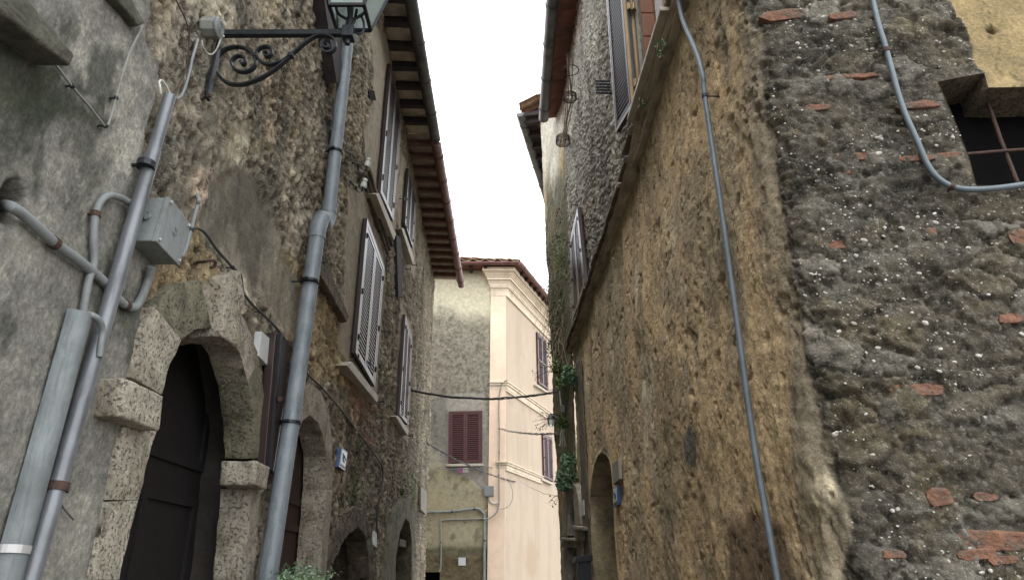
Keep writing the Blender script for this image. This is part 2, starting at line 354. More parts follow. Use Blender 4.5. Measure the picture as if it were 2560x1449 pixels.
def wall_grid(name, X, Y, NX, NY, S, T, shade, holes, mat, parent, leanx=None, jag=0):
    """dense wall sheet: shade(U, S, T) returns displacement, albedo, pebble amount; holes are (s, t) polygons cut and snapped"""
    nu, nv = len(X), len(T)
    U = np.concatenate([[0], np.cumsum(np.hypot(np.diff(X), np.diff(Y)))])
    UU, TT = np.meshgrid(U, T, indexing='ij'); SS = np.repeat(np.array(S)[:, None], nv, 1)
    S2, T2 = SS.copy(), TT.copy(); damp = np.ones_like(SS)
    fs = (SS[:-1, :-1]+SS[1:, 1:])/2; ft = (TT[:-1, :-1]+TT[1:, 1:])/2; keep = np.ones(fs.shape, bool)
    for h in holes:
        ins = inpoly(h, fs, ft); keep &= ~ins
        kv = np.zeros((nu, nv), bool); rv = kv.copy()
        for a in (0, 1):
            for b in (0, 1):
                rv[a:nu-1+a, b:nv-1+b] |= ins; kv[a:nu-1+a, b:nv-1+b] |= ~ins
        bd, bx, by = near(h, SS, TT); bm_ = rv & kv
        S2 = np.where(bm_, bx, S2); T2 = np.where(bm_, by, T2); damp = np.minimum(damp, sst(0, .07, bd))
        damp = np.where(bm_, 0, damp)
    disp, tint, peb = shade(UU, SS, TT); disp = disp*damp
    Sa = np.array(S); order = np.argsort(Sa)
    def ev(arr): return np.interp(S2, Sa[order], np.array(arr)[order])
    x = ev(X)+ev(NX)*disp; y = ev(Y)+ev(NY)*disp; z = T2
    if leanx is not None: x = x+leanx(y, z)
    o0 = org(parent)
    co = np.stack([x-o0.x, y-o0.y, z-o0.z], -1).reshape(-1, 3).astype(np.float32)
    idx = np.arange(nu*nv).reshape(nu, nv)
    q = np.stack([idx[:-1, :-1], idx[1:, :-1], idx[1:, 1:], idx[:-1, 1:]], -1)[keep]
    used = np.zeros(nu*nv, bool); used[q.ravel()] = True; remap = np.cumsum(used)-1; q = remap[q]; co = co[used]
    me = bpy.data.meshes.new(name); me.vertices.add(len(co)); me.vertices.foreach_set('co', co.ravel())
    me.loops.add(q.size); me.loops.foreach_set('vertex_index', q.ravel().astype(np.int32))
    me.polygons.add(len(q)); me.polygons.foreach_set('loop_start', np.arange(0, q.size, 4, dtype=np.int32))
    me.polygons.foreach_set('loop_total', np.full(len(q), 4, np.int32)); me.update(calc_edges=True)
    me.polygons.foreach_set('use_smooth', np.ones(len(q), bool))
    ca = me.attributes.new('tint', 'FLOAT_COLOR', 'POINT')
    tn = np.concatenate([np.clip(tint, .004, .9), np.ones((nu, nv, 1))], -1).reshape(-1, 4)[used].astype(np.float32)
    ca.data.foreach_set('color', tn.ravel())
    pa = me.attributes.new('peb', 'FLOAT', 'POINT'); pa.data.foreach_set('value', np.clip(peb, 0, 1).reshape(-1)[used].astype(np.float32))
    me.materials.append(M[mat]); me.update()
    o = bpy.data.objects.new(name, me); COL.objects.link(o); o.parent = parent
    return o

# planar parts placed on a wall plane ---------------------------------------------------------
def quadmap(c, n):
    """c: TL, TR, BR, BL; returns f(u, v, off), v = 0 at the top"""
    c = [Vector(x) for x in c]; n = Vector(n)
    return lambda u, v, o=0: (c[0]*(1-u)+c[1]*u)*(1-v)+(c[3]*(1-u)+c[2]*u)*v+n*o
def cell(mb, f, u0, u1, v0, v1, o0, o1, mi=0):
    mb.hexa([f(u0, v0, o0), f(u1, v0, o0), f(u1, v1, o0), f(u0, v1, o0)], [f(u0, v0, o1), f(u1, v0, o1), f(u1, v1, o1), f(u0, v1, o1)], mi)
def leaf_shutter(name, f, u0, u1, parent, mat, slmat, nsl=26, o0=.02, o1=.055, midrail=None, fw=.13, fh=.035, label=None, tilt=.022):
    """one louvred leaf: stiles, rails and tilted slats in one mesh, hinges as children"""
    mb = MB(); du = (u1-u0)*fw
    cell(mb, f, u0, u0+du, 0.004, .996, o0, o1); cell(mb, f, u1-du, u1, 0.004, .996, o0, o1)
    rails = [(0.006, fh), (1-fh*1.2, .994)]
    if midrail: rails.insert(1, (midrail-fh*.5, midrail+fh*.5))
    for a, b in rails: cell(mb, f, u0+du, u1-du, a, b, o0+.001, o1-.001)
    segs = [(rails[i][1], rails[i+1][0]) for i in range(len(rails)-1)]; tot = sum(b-a for a, b in segs)
    for a, b in segs:
        k = max(2, round(nsl*(b-a)/tot)); st_ = (b-a)/k
        for i in range(k):
            v = a+(i+.15)*st_; th = st_*.26; dr = st_*.5
            A = [f(u0+du, v, o0+.002), f(u1-du, v, o0+.002), f(u1-du, v+dr, o1-.006), f(u0+du, v+dr, o1-.006)]
            B = [f(u0+du, v+th, o0+.002), f(u1-du, v+th, o0+.002), f(u1-du, v+dr+th, o1-.006), f(u0+du, v+dr+th, o1-.006)]
            mb.hexa(A, B, 1)
    return mb.build(name, [mat, slmat], parent, label)
def window(parent, c, n, mat='shutter', slmat='slat', nsl=30, frame=.05, hinge=True, midrail=None, off=0.0, label=None):
    """shuttered window on a wall: window > window_frame, shutter (two), hinge; dark board behind the slats"""
    f = quadmap(c, n); w_ = (Vector(c[1])-Vector(c[0])).length; h_ = (Vector(c[3])-Vector(c[0])).length
    fu, fv = frame/w_, frame/h_
    mb = MB(); cell(mb, f, 0, 1, 0, 1, off+.004, off+.012); win = mb.build('window', 'inner', parent, label)
    mb = MB(); cell(mb, f, 0, fu, 0, 1, off+.0, off+.05); cell(mb, f, 1-fu, 1, 0, 1, off+.0, off+.05)
    cell(mb, f, fu, 1-fu, 0, fv, off+.001, off+.049); mb.build('window_frame', mat, win)
    g = lambda u, v, o=0: f(fu+(1-2*fu)*u, fv+(1-fv)*v, o)
    leaf_shutter('shutter', g, .004, .497, win, mat, slmat, nsl, off+.014, off+.047, midrail)
    leaf_shutter('shutter', g, .503, .996, win, mat, slmat, nsl, off+.014, off+.047, midrail)
    if hinge:
        for u in (fu, 1-fu):
            for v in (.12, .55, .88):
                mb = MB(); mb.tube([f(u, v-.02, off+.055), f(u, v+.02, off+.055)], .008, 6); mb.build('hinge', 'black', win)
    return win
def slab(parent, plane, pts, o0, o1, mat, name='sill', bevel=.004, label=None, **kw):
    mb = MB(); mb.prism([plane.px(x, y, o1) for x, y in pts], plane.n*(o0-o1)); return mb.build(name, mat, parent, label, bevel=bevel, **kw)
def shutter_dog(plane, x, y, parent, l=.09):
    """iron shutter catch: stem, cross piece"""
    p = plane.px(x, y); mb = MB(); n = plane.n; mb.tube([p, p+n*l], .007, 6); q = p+n*l
    t = n.cross(Vector((0, 0, 1))).normalized()
    mb.box(q, t*.012, n*.006, Vector((0, 0, .03))); mb.box(q+Vector((0, 0, .02)), t*.03, n*.005, Vector((0, 0, .008)))
    return mb.build('shutter_catch', 'black', parent)
def ring(parent, plane, pairs, o0, o1, mat, name='arch_stone', rough=.004, groups=None, gap=.0003, label=None):
    if isinstance(parent, tuple): parent, plane = parent
    """stones of a door surround between an inner and an outer outline; groups = list of index ranges, one stone each"""
    I = [plane.px(*a, o1) for a, b in pairs]; O = [plane.px(*b, o1) for a, b in pairs]
    groups = groups or [(i, i+1) for i in range(len(pairs)-1)]; res = []
    for a, b in groups:
        mb = MB(); poly = I[a:b+1]+O[a:b+1][::-1]; c = sum(poly, Vector((0, 0, 0)))/len(poly)
        poly = [p+(c-p).normalized()*gap for p in poly]
        mb.prism(poly, plane.n*(o0-o1)); res.append(mb.build(name, mat[groups.index((a, b))] if isinstance(mat, list) else mat, parent, label, bevel=.003, rough=rough, sub=.05))
    return res
def drop(pts, z=.02): return [(p[0], z) for p in pts]
def reveal(parent, base, n, poly_st, depth, mat, toxyz, name='reveal', open_bottom=True, flare=0, throat=.0):
    mb = MB(); pts = []
    for i in range(len(poly_st)):
        a, b = poly_st[i], poly_st[(i+1) % len(poly_st)]; k = max(1, int(math.hypot(b[0]-a[0], b[1]-a[1])/.06))
        for j in range(k): pts.append((a[0]+(b[0]-a[0])*j/k, a[1]+(b[1]-a[1])*j/k))
    lay = 5; vs = []
    for j in range(lay):
        for s_, t_ in pts:
            p = toxyz(s_, t_); d = depth*j/(lay-1)
            q = p-n*(d-.004 if j == 0 else d)
            if 0 < j: q = q+Vector((0, noise.fractal(q*8, 1, 2, 3)*.012, noise.fractal(q*8+Vector((5, 5, 5)), 1, 2, 3)*.012))
            vs.append(q)
    if flare:
        cx = sum(a for a, b in pts)/len(pts); vs = []; lay = 5
        for d, e in ((-.0, 0), (throat, 0), (throat+.002, 1), ((depth+throat)/2, 1), (depth, 1)):
            for s_, t_ in pts:
                k = 1 if not e else 1+flare/max(.2, abs(s_-cx)) ; vs.append(toxyz(s_+math.copysign(flare, s_-cx)*e, t_+(flare*e if t_ > .5 else 0))-n*d)
    m = len(pts); fs = [(j*m+i, j*m+(i+1) % m, (j+1)*m+(i+1) % m, (j+1)*m+i) for j in range(lay-1) for i in range(m)]
    mb.add(vs, fs); return mb.build(name, mat, parent, smooth=True)
def clip_ring(mb, p, d, r, k=12, mi=0, w=.012):
    d = Vector(d).normalized(); mb.lathe(Vector(p)-d*w/2, d, [(r*.9, 0), (r, 0), (r, w), (r*.9, w)], k, mi)
def text_mesh(s, f, u0, v0, size, aspect, mb, mi=0): pass
Lxyz = lambda s, t: Vector((-(1.38+.0264*s+.015*(t-EYE)), s, t))
Rxyz = lambda s, t: Vector((1.13-.03*s, s, t))
Fxyz = lambda s, t: Vector((-s, 2.507+.12*s, t))
Cxyz = lambda s, t: Vector((.854-.0838*(s-9.2)-.012*(t-EYE), s, t))
Exyz = lambda s, t: Vector((-s, 18, t))
# ================================================================== GROUND
def street():
    mb = MB(); mb.add([(-150, -60, 0), (150, -60, 0), (150, 260, 0), (-150, 260, 0)], [(0, 1, 2, 3)])
    o = mb.build('ground', 'street'); o['kind'] = 'structure'
    mb = MB(); mb.add([(-2.2, -10, .005), (2.2, -10, .005), (1.6, 18, .005), (-2.4, 18, .005)], [(0, 1, 2, 3)])
    o = mb.build('paved_alley', 'street'); o['kind'] = 'structure'
street()
GA = 1.75   # albedo of a surface = its photographed colour, linear, times this
K = lambda *c: rgb(c, GA*1.45)
KC = lambda *c: rgb(c, GA*.96)
# ================================================================== LEFT HOUSES
lp = lambda *p: st(L, p)
cement_poly = lp((-1500, -900), (372, -900), (372, 0), (362, 90), (402, 190), (360, 330), (345, 470), (395, 640), (385, 700), (345, 800), (318, 950), (285, 1100), (240, 1300), (215, 1470)) + [(2.4, 0), (-4, 0), (-4, 6)]
darkpatch = lp((505, 600), (515, 460), (560, 420), (640, 430), (690, 560), (740, 700), (760, 760), (735, 850), (690, 790), (615, 700), (560, 640))
w1plaster = lp((868, 470), (905, 470), (950, 600), (962, 680), (940, 1000), (905, 1010), (862, 900), (845, 880))
w0plaster = lp((925, 60), (962, 80), (1005, 265), (985, 620), (940, 560), (915, 430), (905, 330), (935, 200))
w2plaster = lp((1003, 380), (1040, 480), (1036, 700), (1000, 640), (990, 500))
w3plaster = lp((1000, 740), (1032, 830), (1020, 1110), (984, 1050))
brickband = lp((868, 930), (940, 1010), (930, 1130), (880, 1080), (862, 1000))
ochre1 = lp((690, 600), (800, 690), (870, 850), (870, 960), (760, 930), (700, 860))
ochre2 = lp((395, 560), (500, 560), (560, 700), (470, 720), (420, 730), (360, 830), (335, 900), (360, 780), (400, 650))
light1 = lp((430, 260), (365, 300), (240, 330), (290, 420), (350, 460), (395, 330))
stain1 = lp((20, 180), (150, 200), (120, 360), (60, 480), (0, 470), (-60, 300))
stain2 = lp((215, 130), (290, 100), (285, 200), (250, 250), (190, 235))
topdark = lp((-200, -100), (0, 20), (265, 320), (150, 280), (60, 300), (-100, 200))
pinkpatch = lp((492, 415), (518, 430), (521, 470), (508, 512), (492, 540), (474, 505), (480, 440))
def shade_left(U, S, T):
    cem = pmask(cement_poly, S, T, .012, .05, 11, .3)
    dk = pmask(darkpatch, S, T, .05, .09, 12, .3)*.9
    p1 = pmask(w1plaster, S, T, .03, .05, 13); p0 = pmask(w0plaster, S, T, .03, .05, 14)
    p2 = pmask(w2plaster, S, T, .03, .05, 15); p3 = pmask(w3plaster, S, T, .03, .05, 16)
    pl = np.maximum.reduce([p1, p0, p2, p3]); oc = np.maximum(pmask(ochre1, S, T, .08, .12, 17), pmask(ochre2, S, T, .02, .05, 18))
    a = fbm(S/.9, T/1.3, 21, 6, .62); b = fbm(S/.25, T/.32, 22, 6, .62); c = fbm(S/.5, T/.6, 23, 5, .6)
    base = np.zeros(S.shape+(3,))+K(110, 103, 90)
    base = mix(base, K(126, 114, 94), sst(.02, .14, a)*.75)             # ochre patches
    base = mix(base, K(78, 75, 66), sst(.02, .14, b)*.75)               # grey lichen
    base = mix(base, K(142, 134, 118), sst(.05, .16, c)*.75)
    base = mix(base, K(60, 58, 50), sst(.1, .2, fbm(S/.3, T/.9, 33, 6, .62))*.5)
    base = mix(base, K(132, 115, 86), oc*.75)
    base = mix(base, K(138, 90, 68), pmask(brickband, S, T, .06, .06, 19)*.45*(vn(S/.11, T/.045, 8) > .35))
    base = mix(base, K(142, 128, 112), pmask(pinkpatch, S, T, .008, .02, 34, .1))
    # far part of the wall, more grey and pale
    base = mix(base, K(112, 102, 86), sst(7, 10, S)*.5)
    moss = blob(7.1, 1.9+.0, .25, .9, S, T, 31)+blob(12.3, 2.95, .5, .35, S, T, 32)
    base = mix(base, K(70, 78, 44), np.clip(moss, 0, 1)*.7)
    base = mix(base, K(112, 104, 92), pl*.88)
    dkv = fbm(S/.3, T/.7, 24, 6, .62)
    dcol = mix(np.zeros(S.shape+(3,))+KC(122, 117, 104), KC(82, 79, 70), sst(-.1, .12, dkv)); dcol = mix(dcol, KC(140, 134, 120), sst(.12, .2, -dkv)*.7)
    base = base*(1-dk[..., None])+dcol*dk[..., None]
    ce = np.zeros(S.shape+(3,))+KC(121, 119, 112)
    ce = mix(ce, KC(150, 147, 137), np.clip(sst(-.02, .12, fbm(S/.3, T/.45, 25, 7, .65))*.7+pmask(light1, S, T, .02, .08, 26, .2)*.9, 0, 1))
    ce = mix(ce, KC(66, 68, 60), np.clip(pmask(stain1, S, T, .1, .12, 27)*.8+pmask(stain2, S, T, .02, .1, 28, .15)*.85+sst(.06, .2, fbm(S/.25, T/.5, 29, 7, .66))*.7, 0, 1))
    ce = mix(ce, KC(54, 58, 44), pmask(topdark, S, T, .05, .1, 35, .2)*.8)
    ce = ce*(1-.25*sst(.1, .3, np.abs(fbm(S/.02, T/.02, 36, 3))*3))[..., None]
    base = base*(1-cem[..., None])+ce*cem[..., None]
    rub = 1-np.clip(cem+pl+dk, 0, 1)
    pits = sst(.1, .2, fbm(S/.06, T/.075, 45, 5, .6)); lump = fbm(S/.14, T/.2, 43, 5, .62); cr = np.abs(fbm(S/.22, T/.4, 44, 6, .65))
    d = rub*(fbm(S/.6, T/.8, 46, 4)*.09+lump*.032+fbm(S/.04, T/.055, 47, 4, .65)*.026-pits*.022-(1-sst(0, .03, cr))*.02)
    d += (1-rub)*(fbm(S/.4, T/.4, 48, 5, .55)*.035+fbm(S/.045, T/.05, 49, 4, .6)*.01)
    cru, cc = crust(S, T, .055, 37); cr2, cc2 = crust(S, T, .1, 38); cr2 = cr2*(cc2 > .7)
    d += rub*(cru*.013+cr2*.018)*sst(2, 4.5, S)+rub*cru*.008
    base = base*(1+rub*(cru*(cc-.55)*1.4+cr2*.5-.12*(cru < .05)))[..., None]
    d -= dk*.012; d += cem*.012; d += pl*.008
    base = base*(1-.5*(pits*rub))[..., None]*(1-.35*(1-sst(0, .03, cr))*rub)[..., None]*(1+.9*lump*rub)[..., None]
    peb = rub*(.55+.6*sst(-.1, .15, b))+cem*.06+pl*.1+dk*.12
    # small holes and the cable hole in the cement: dented, inner shade painted dark
    for (hx, hy, rr) in ((22, 512, .06), (806, 478, .07), (498, 466, .02), (1057, 690, .16)):
        h = L.px(hx, hy); m = 1-sst(.8, 1.0, np.hypot((S-h.y)/rr, (T-h.z)/rr*.8)+fbm(S/.05, T/.05, 50)*.5)
        d -= m*.09; base = mix(base, K(26, 24, 22), m*.9)
    return np.clip(d, -.12, .07), base, peb
d1_in = [(300, 1449), (345, 1250), (393, 1075), (404, 985), (425, 910), (455, 850), (486, 824), (530, 818), (570, 838), (600, 882), (622, 960), (634, 1060), (637, 1145), (628, 1220), (612, 1449)]
d1_out = [(228, 1449), (272, 1250), (310, 1065), (325, 940), (350, 838), (385, 765), (432, 712), (500, 700), (566, 728), (612, 800), (645, 880), (661, 1000), (668, 1140), (652, 1225), (634, 1449)]
d2_in = [(692, 1449), (722, 1200), (742, 1085), (757, 1050), (775, 1037), (795, 1055), (808, 1090), (818, 1140), (816, 1222), (798, 1449)]
d2_out = [(650, 1449), (688, 1200), (712, 1050), (742, 985), (777, 958), (803, 978), (819, 1020), (830, 1095), (832, 1222), (814, 1449)]
a3_in = [(824, 1449), (833, 1410), (849, 1371), (870, 1335), (895, 1317), (908, 1328), (916, 1350), (921, 1390), (923, 1449)]
a3_out = [(808, 1449), (813, 1400), (828, 1345), (855, 1288), (888, 1264), (916, 1288), (930, 1335), (934, 1390), (935, 1449)]
a4_in = [(988, 1449), (990, 1390), (1000, 1330), (1014, 1294), (1024, 1305), (1029, 1350), (1029, 1449)]
a4_out = [(962, 1449), (972, 1360), (988, 1272), (1012, 1236), (1028, 1246), (1036, 1290), (1038, 1346), (1037, 1449)]
def holepoly(i, o, off, k=.35):
    a = st(L, i, off); b = st(L, o, off); p = [(x1*(1-k)+x2*k, y1*(1-k)+y2*k) for (x1, y1), (x2, y2) in zip(a, b)]
    return [(p[0][0], .02)]+p+[(p[-1][0], .02)]
hd1 = holepoly(d1_in, d1_out, .05, .62); hd2 = holepoly(d2_in, d2_out, .04); ha3 = holepoly(a3_in, a3_out, .03); ha4 = holepoly(a4_in, a4_out, .03)
ys = list(np.arange(-3, 1.3, .1)); y = 1.3
while y < 15.1: ys.append(y); y += max(.008, .0042*y)
ys = np.array(ys); Tn = np.concatenate([np.arange(0, 1.44, .08), np.arange(1.44, 8.26, .0145)])
LEFT = {}
def left_house(name, label, y0, y1, holes):
    r = root(name, label, 'house', (-1.9, (y0+y1)/2, 0)); Y = np.concatenate([[y0], ys[(ys > y0+.004) & (ys < y1-.004)], [y1]])
    X = -(1.38+.0264*Y); n = L.n
    wall_grid('wall', X, Y, np.full(len(Y), n.x), np.full(len(Y), n.y), Y, Tn, shade_left, holes, 'wall', r, lambda y, z: -.015*(z-EYE))
    return r
H1 = left_house('stone_house', 'tall rubble and grey cement house on the left with the arched doorways and grey gutter', -3, 9.3, [hd1, hd2, ha3])
H2 = left_house('stone_house', 'rubble house under the brown red gutter, at the far end of the left row', 9.3, 15.1, [ha4])
mb = MB()   # end and rear walls of the left row, plain
a, b = Lxyz(15.1, 0), Lxyz(15.1, 8.25); mb.hexa([a+Vector((0, -.25, 0)), a+Vector((0, -.01, 0)), a+Vector((-5, -.01, 0)), a+Vector((-5, -.25, 0))], [b+Vector((0, -.25, 0)), b+Vector((0, -.01, 0)), b+Vector((-5, -.01, 0)), b+Vector((-5, -.25, 0))])
mb.build('end_wall', 'stone_rim', H2, rough=.01, sub=.3)
# door 1: big round arched stone doorway
def doorway(parent, i, o, off, depth, mat, groups, poly, backmat, label, proud=.05, recess=.3, rmat='stone_rim', rough=.005, flare=0):
    dr = root('doorway', None, None); del dr['label'], dr['category']; dr.parent = parent; dr.location = (0, 0, 0)
    dr.matrix_parent_inverse.identity(); dr.location = -org(parent); dr['label'] = label
    pairs = list(zip(i, o)); ring(dr, L, pairs, -depth, proud, mat, 'arch_stone', rough, groups)
    # jamb feet down to the street
    for k in (0, -1):
        a, b = L.px(*i[k], proud), L.px(*o[k], proud); z = Vector((0, 0, 1)); a2 = Vector((a.x, a.y, 0.0)); b2 = Vector((b.x, b.y, 0.0))
        mb = MB(); mb.prism([a-z*.006, b-z*.006, b2, a2], L.n*(-depth-proud)); mb.build('jamb', mat[0] if isinstance(mat, list) else mat, dr, bevel=.006, rough=rough, sub=.08)
    reveal(dr, None, L.n, poly, recess+depth, rmat, Lxyz, flare=flare, throat=depth-.01)
    return dr
D1 = doorway(H1, d1_in, d1_out, .03, .14, ['stone', 'stone', 'stone', 'stone_mossy', 'stone', 'stone', 'stone_mossy', 'stone'], [(0, 1), (1, 2), (3, 5), (5, 7), (7, 8), (8, 10), (10, 12), (13, 14)], hd1, 'wood', 'big round arched stone doorway with block imposts', proud=.03, recess=.2, rough=.007, flare=.1, rmat='darkplaster')
slab(D1, L, [(310, 943), (412, 988), (398, 1076), (300, 1040)], -.02, .1, 'stone', 'impost', .01, rough=.006, sub=.04)
slab(D1, L, [(641, 1150), (674, 1166), (669, 1224), (636, 1210)], -.09, .1, 'stone', 'impost', .01, rough=.006, sub=.04)
slab(D1, L, [(566, 690), (600, 676), (607, 730), (604, 790), (589, 862), (556, 842), (560, 775)], -.2, .085, 'stone', 'keystone', .01, rough=.012, sub=.03)
def panel_door(parent, poly, off, mat, toxyz, n, cols=2, rows=(0.0, .42, .75, 1.0), name='door'):
    s0, s1 = min(p[0] for p in poly)-.15, max(p[0] for p in poly)+.15; t1 = max(p[1] for p in poly)+.12
    dr = MB(); f = quadmap([toxyz(s0, t1), toxyz(s1, t1), toxyz(s1, .02), toxyz(s0, .02)], n)
    cell(dr, f, 0, 1, 0, 1, off-.05, off); d = dr.build(name, mat, parent, bevel=.003)
    for c in range(cols):
        for r_ in range(len(rows)-1):
            u0, u1 = (c+.14)/cols, (c+.86)/cols; v0, v1 = rows[r_]+.025, rows[r_+1]-.025; m = MB()
            for q in ((u0, u1, v0, v0+.018), (u0, u1, v1-.018, v1), (u0, u0+.03, v0+.018, v1-.018), (u1-.03, u1, v0+.018, v1-.018)): cell(m, f, *q, off-.002, off+.018)
            m.build('moulding', mat, d, bevel=.003)
    return d
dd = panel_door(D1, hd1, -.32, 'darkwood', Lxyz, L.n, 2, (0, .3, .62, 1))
D2 = doorway(H1, d2_in, d2_out, .04, .15, 'stone', [(0, 1), (1, 2), (2, 4), (4, 6), (6, 8), (8, 9)], hd2, 'wood', 'pointed arched stone doorway behind the downpipe', proud=.04, recess=.05, rough=.005)
panel_door(D2, hd2, -.17, 'wood', Lxyz, L.n, 2, (0, .3, .62, 1))
D3 = doorway(H1, a3_in, a3_out, .03, .2, 'stone_rim', None, ha3, 'inner', 'low dark arch with a rough rubble rim', proud=.03, recess=.5, rough=.018)
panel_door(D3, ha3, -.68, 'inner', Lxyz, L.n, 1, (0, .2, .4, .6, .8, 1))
D4 = doorway(H2, a4_in, a4_out, .04, .22, 'stone_mossy', [(0, 1), (1, 2), (2, 3), (3, 4), (4, 5), (5, 6)], ha4, 'inner', 'mossy round stone arch near the corner board', proud=.06, recess=.1, rough=.008)
slab(D4, L, [(1000, 1345), (1030, 1352), (1031, 1372), (998, 1362)], -.3, -.02, 'stone_rim', 'lintel', .006)
panel_door(D4, ha4, -.34, 'wood', Lxyz, L.n, 1, (0, .5, 1))
# windows of the left row
W1 = window(H1, [L.px(*p, .02) for p in ((906.5, 545), (951, 667), (926, 965), (876, 880))], L.n, 'shutter', 'slat', 30, .06, label='lower shuttered window of the house, nearest the downpipe')
slab(H1, L, [(880, 903), (947, 991), (943, 1005), (867, 912)], -.02, .1, 'sill')
W0 = window(H1, [L.px(*p, .02) for p in ((968, 159), (995, 278), (974, 552), (941, 480))], L.n, 'shutter', 'slat', 38, .06, label='upper shuttered window under the rafters')
slab(H1, L, [(940, 484), (948, 482), (990, 585), (985, 600)], -.02, .12, 'sill')
for i, (o1, dz) in enumerate(((.09, 0), (.06, .06), (.035, .12))):   # old moulded cornice under the upper sill
    a, b, c, d = (L.px(*p) for p in ((912, 425), (956, 600), (956, 612), (911, 436)))
    z0 = (L.px(935, 497).z)-.05-dz; mb = MB(); s0, s1 = a.y-.15, L.px(975, 600).y-.25
    f = [Lxyz(s0, z0), Lxyz(s1, z0), Lxyz(s1, z0-.055), Lxyz(s0, z0-.055)]; mb.prism([p+L.n*o1 for p in f], L.n*(-o1-.02)); mb.build('cornice', 'stone_rim', H1, bevel=.006, rough=.004, sub=.08)
W2 = window(H2, [L.px(*p, .02) for p in ((1014, 420), (1033, 490), (1025, 619), (1005, 557))], L.n, 'shutter', 'slat', 24, .05, label='upper shuttered window of the far left house')
slab(H2, L, [(1004, 571), (1010, 570), (1036, 645), (1033, 661)], -.02, .1, 'sill')
W3 = window(H2, [L.px(*p, .02) for p in ((1006, 785), (1022, 843), (1012, 1061), (990, 1036))], L.n, 'shutter', 'slat', 30, .05, label='lower shuttered window of the far left house')
slab(H2, L, [(990, 1040), (996, 1038), (1022, 1074), (1019, 1087)], -.02, .1, 'sill')
for x, y_ in ((873, 892), (905, 905), (942, 1003), (996, 496)): shutter_dog(L, x, y_, H1)
for x, y_ in ((1003, 565), (1029, 662), (990, 1035), (1018, 1088), (1012, 672)): shutter_dog(L, x, y_, H2)
# eaves: rafters, boards, gutter
def eaves(parent, y0, y1, step, xg, z, bmat, dmat, gmat, wx, rafter=(.085, .11), tiles=True, side=1):
    """side 1: wall on the left, gutter towards +x"""
    y = y0+step*.3; zt = z+rafter[1]
    while y < y1-.05:
        mb = MB(); xw = wx(y)-side*.25; xe = xg-side*.09; yy = y+random.uniform(-.02, .02)
        mb.bar((xw, yy, z+rafter[1]/2+.03), (xe, yy+random.uniform(-.01, .01), z+rafter[1]/2), rafter[0]*random.uniform(.85, 1.1), rafter[1], (0, 0, 1)); mb.build('rafter', bmat, parent, bevel=.006, rough=.004, sub=.09); y += step
    mb = MB(); a0, a1 = wx(y0)-side*.25, wx(y1)-side*.25; b = xg-side*.03
    mb.hexa([(a0, y0, zt+.035), (b, y0, zt+.002), (b, y1, zt+.002), (a1, y1, zt+.035)], [(a0, y0, zt+.07), (b, y0, zt+.035), (b, y1, zt+.035), (a1, y1, zt+.07)])
    mb.build('eaves_boarding', dmat, parent)
    mb = MB(); mb.box((xg-side*.105, (y0+y1)/2, z+.055), (.012, 0, 0), (0, (y1-y0)/2, 0), (0, 0, .06)); mb.build('fascia', bmat, parent)
def gutter(parent, a, b, r, mat, side, n=14, closed=True, sag=0.0, step=.75):
    a, b = Vector(a), Vector(b); d = (b-a); L_ = d.length; t = d.normalized(); up = Vector((0, 0, 1)); sx = t.cross(up).normalized()
    mb = MB(); k = 10; vs = []
    for i in range(n+1):
        p = a+d*i/n+Vector((0, 0, noise.noise(a+d*i/n)*.012))
        for rr in (r, r-.006):
            for j in range(k+1):
                an = math.pi+math.pi*j/k; vs.append(p+sx*math.cos(an)*rr+up*math.sin(an)*rr)
    w_ = 2*(k+1); fs = []
    for i in range(n):
        for h in (0, k+1):
            for j in range(k): q = i*w_+h+j; fs.append((q, q+1, q+w_+1, q+w_))
        for j in (0, k): fs.append((i*w_+j, i*w_+j+w_, i*w_+j+w_+k+1, i*w_+j+k+1))
    for e in (0, n): fs.append(tuple(e*w_+j for j in range(k+1)))
    mb.add(vs, fs); g = mb.build('gutter', mat, parent, smooth=True)
    s = step*.5
    while s < L_:
        m = MB(); p = a+t*s; pts = [p+sx*math.cos(math.pi+math.pi*j/8)*(r+.005)+up*math.sin(math.pi+math.pi*j/8)*(r+.005) for j in range(9)]
        m.tube([pts[0]+up*.03]+pts+[pts[-1]+up*.03], .007, 5, smooth=False); m.build('gutter_bracket', mat, g); s += step
    return g
def tile_roof(parent, e0, e1, into, rise, depth, mat='roof', pitch=.2, rows=None):
    """pan-and-cover tiles: wavy slope above an eave line e0-e1, going 'into' the house"""
    e0, e1 = Vector(e0), Vector(e1); t = (e1-e0); n = max(2, int(t.length/pitch)*8); up = Vector((0, 0, 1)); into = Vector(into).normalized()
    rr = max(2, int(depth/.35)); vs = []; mb = MB()
    for j in range(rr*2+1):
        q = (j//2)/rr if j % 2 == 0 else ((j+1)//2)/rr-.001
        lift = 0 if j % 2 == 0 else .025
        for i in range(n+1):
            ph = i/8*2*math.pi; wv = .055*max(-.35, math.sin(ph))+noise.noise(Vector((i//8*3.1, j//2*2.3, 5)))*.02
            vs.append(e0+t*i/n+into*depth*q+up*(rise*q+wv+lift+.04))
    m = n+1; fs = [(j*m+i, j*m+i+1, (j+1)*m+i+1, (j+1)*m+i) for j in range(rr*2) for i in range(n)]
    bot = len(vs); vs += [v-up*.02 for v in vs[:m]]; fs += [(i, bot+i, bot+i+1, i+1) for i in range(n)]
    mb.add(vs, fs); return mb.build('roof', mat, parent)
wx = lambda y: -(1.38+.0264*y+.0975)
eaves(H1, -3, 9.28, .42, -1.2, 8.06, 'beam', 'tileboard', 'gutgrey', wx)
gutter(H1, (-1.235, -3, 8.12), (-1.235, 9.32, 8.10), .075, 'gutgrey', 1, 30)
tile_roof(H1, (-1.22, -3, 8.24), (-1.22, 9.3, 8.24), (-1, 0, 0), 1.6, 5)
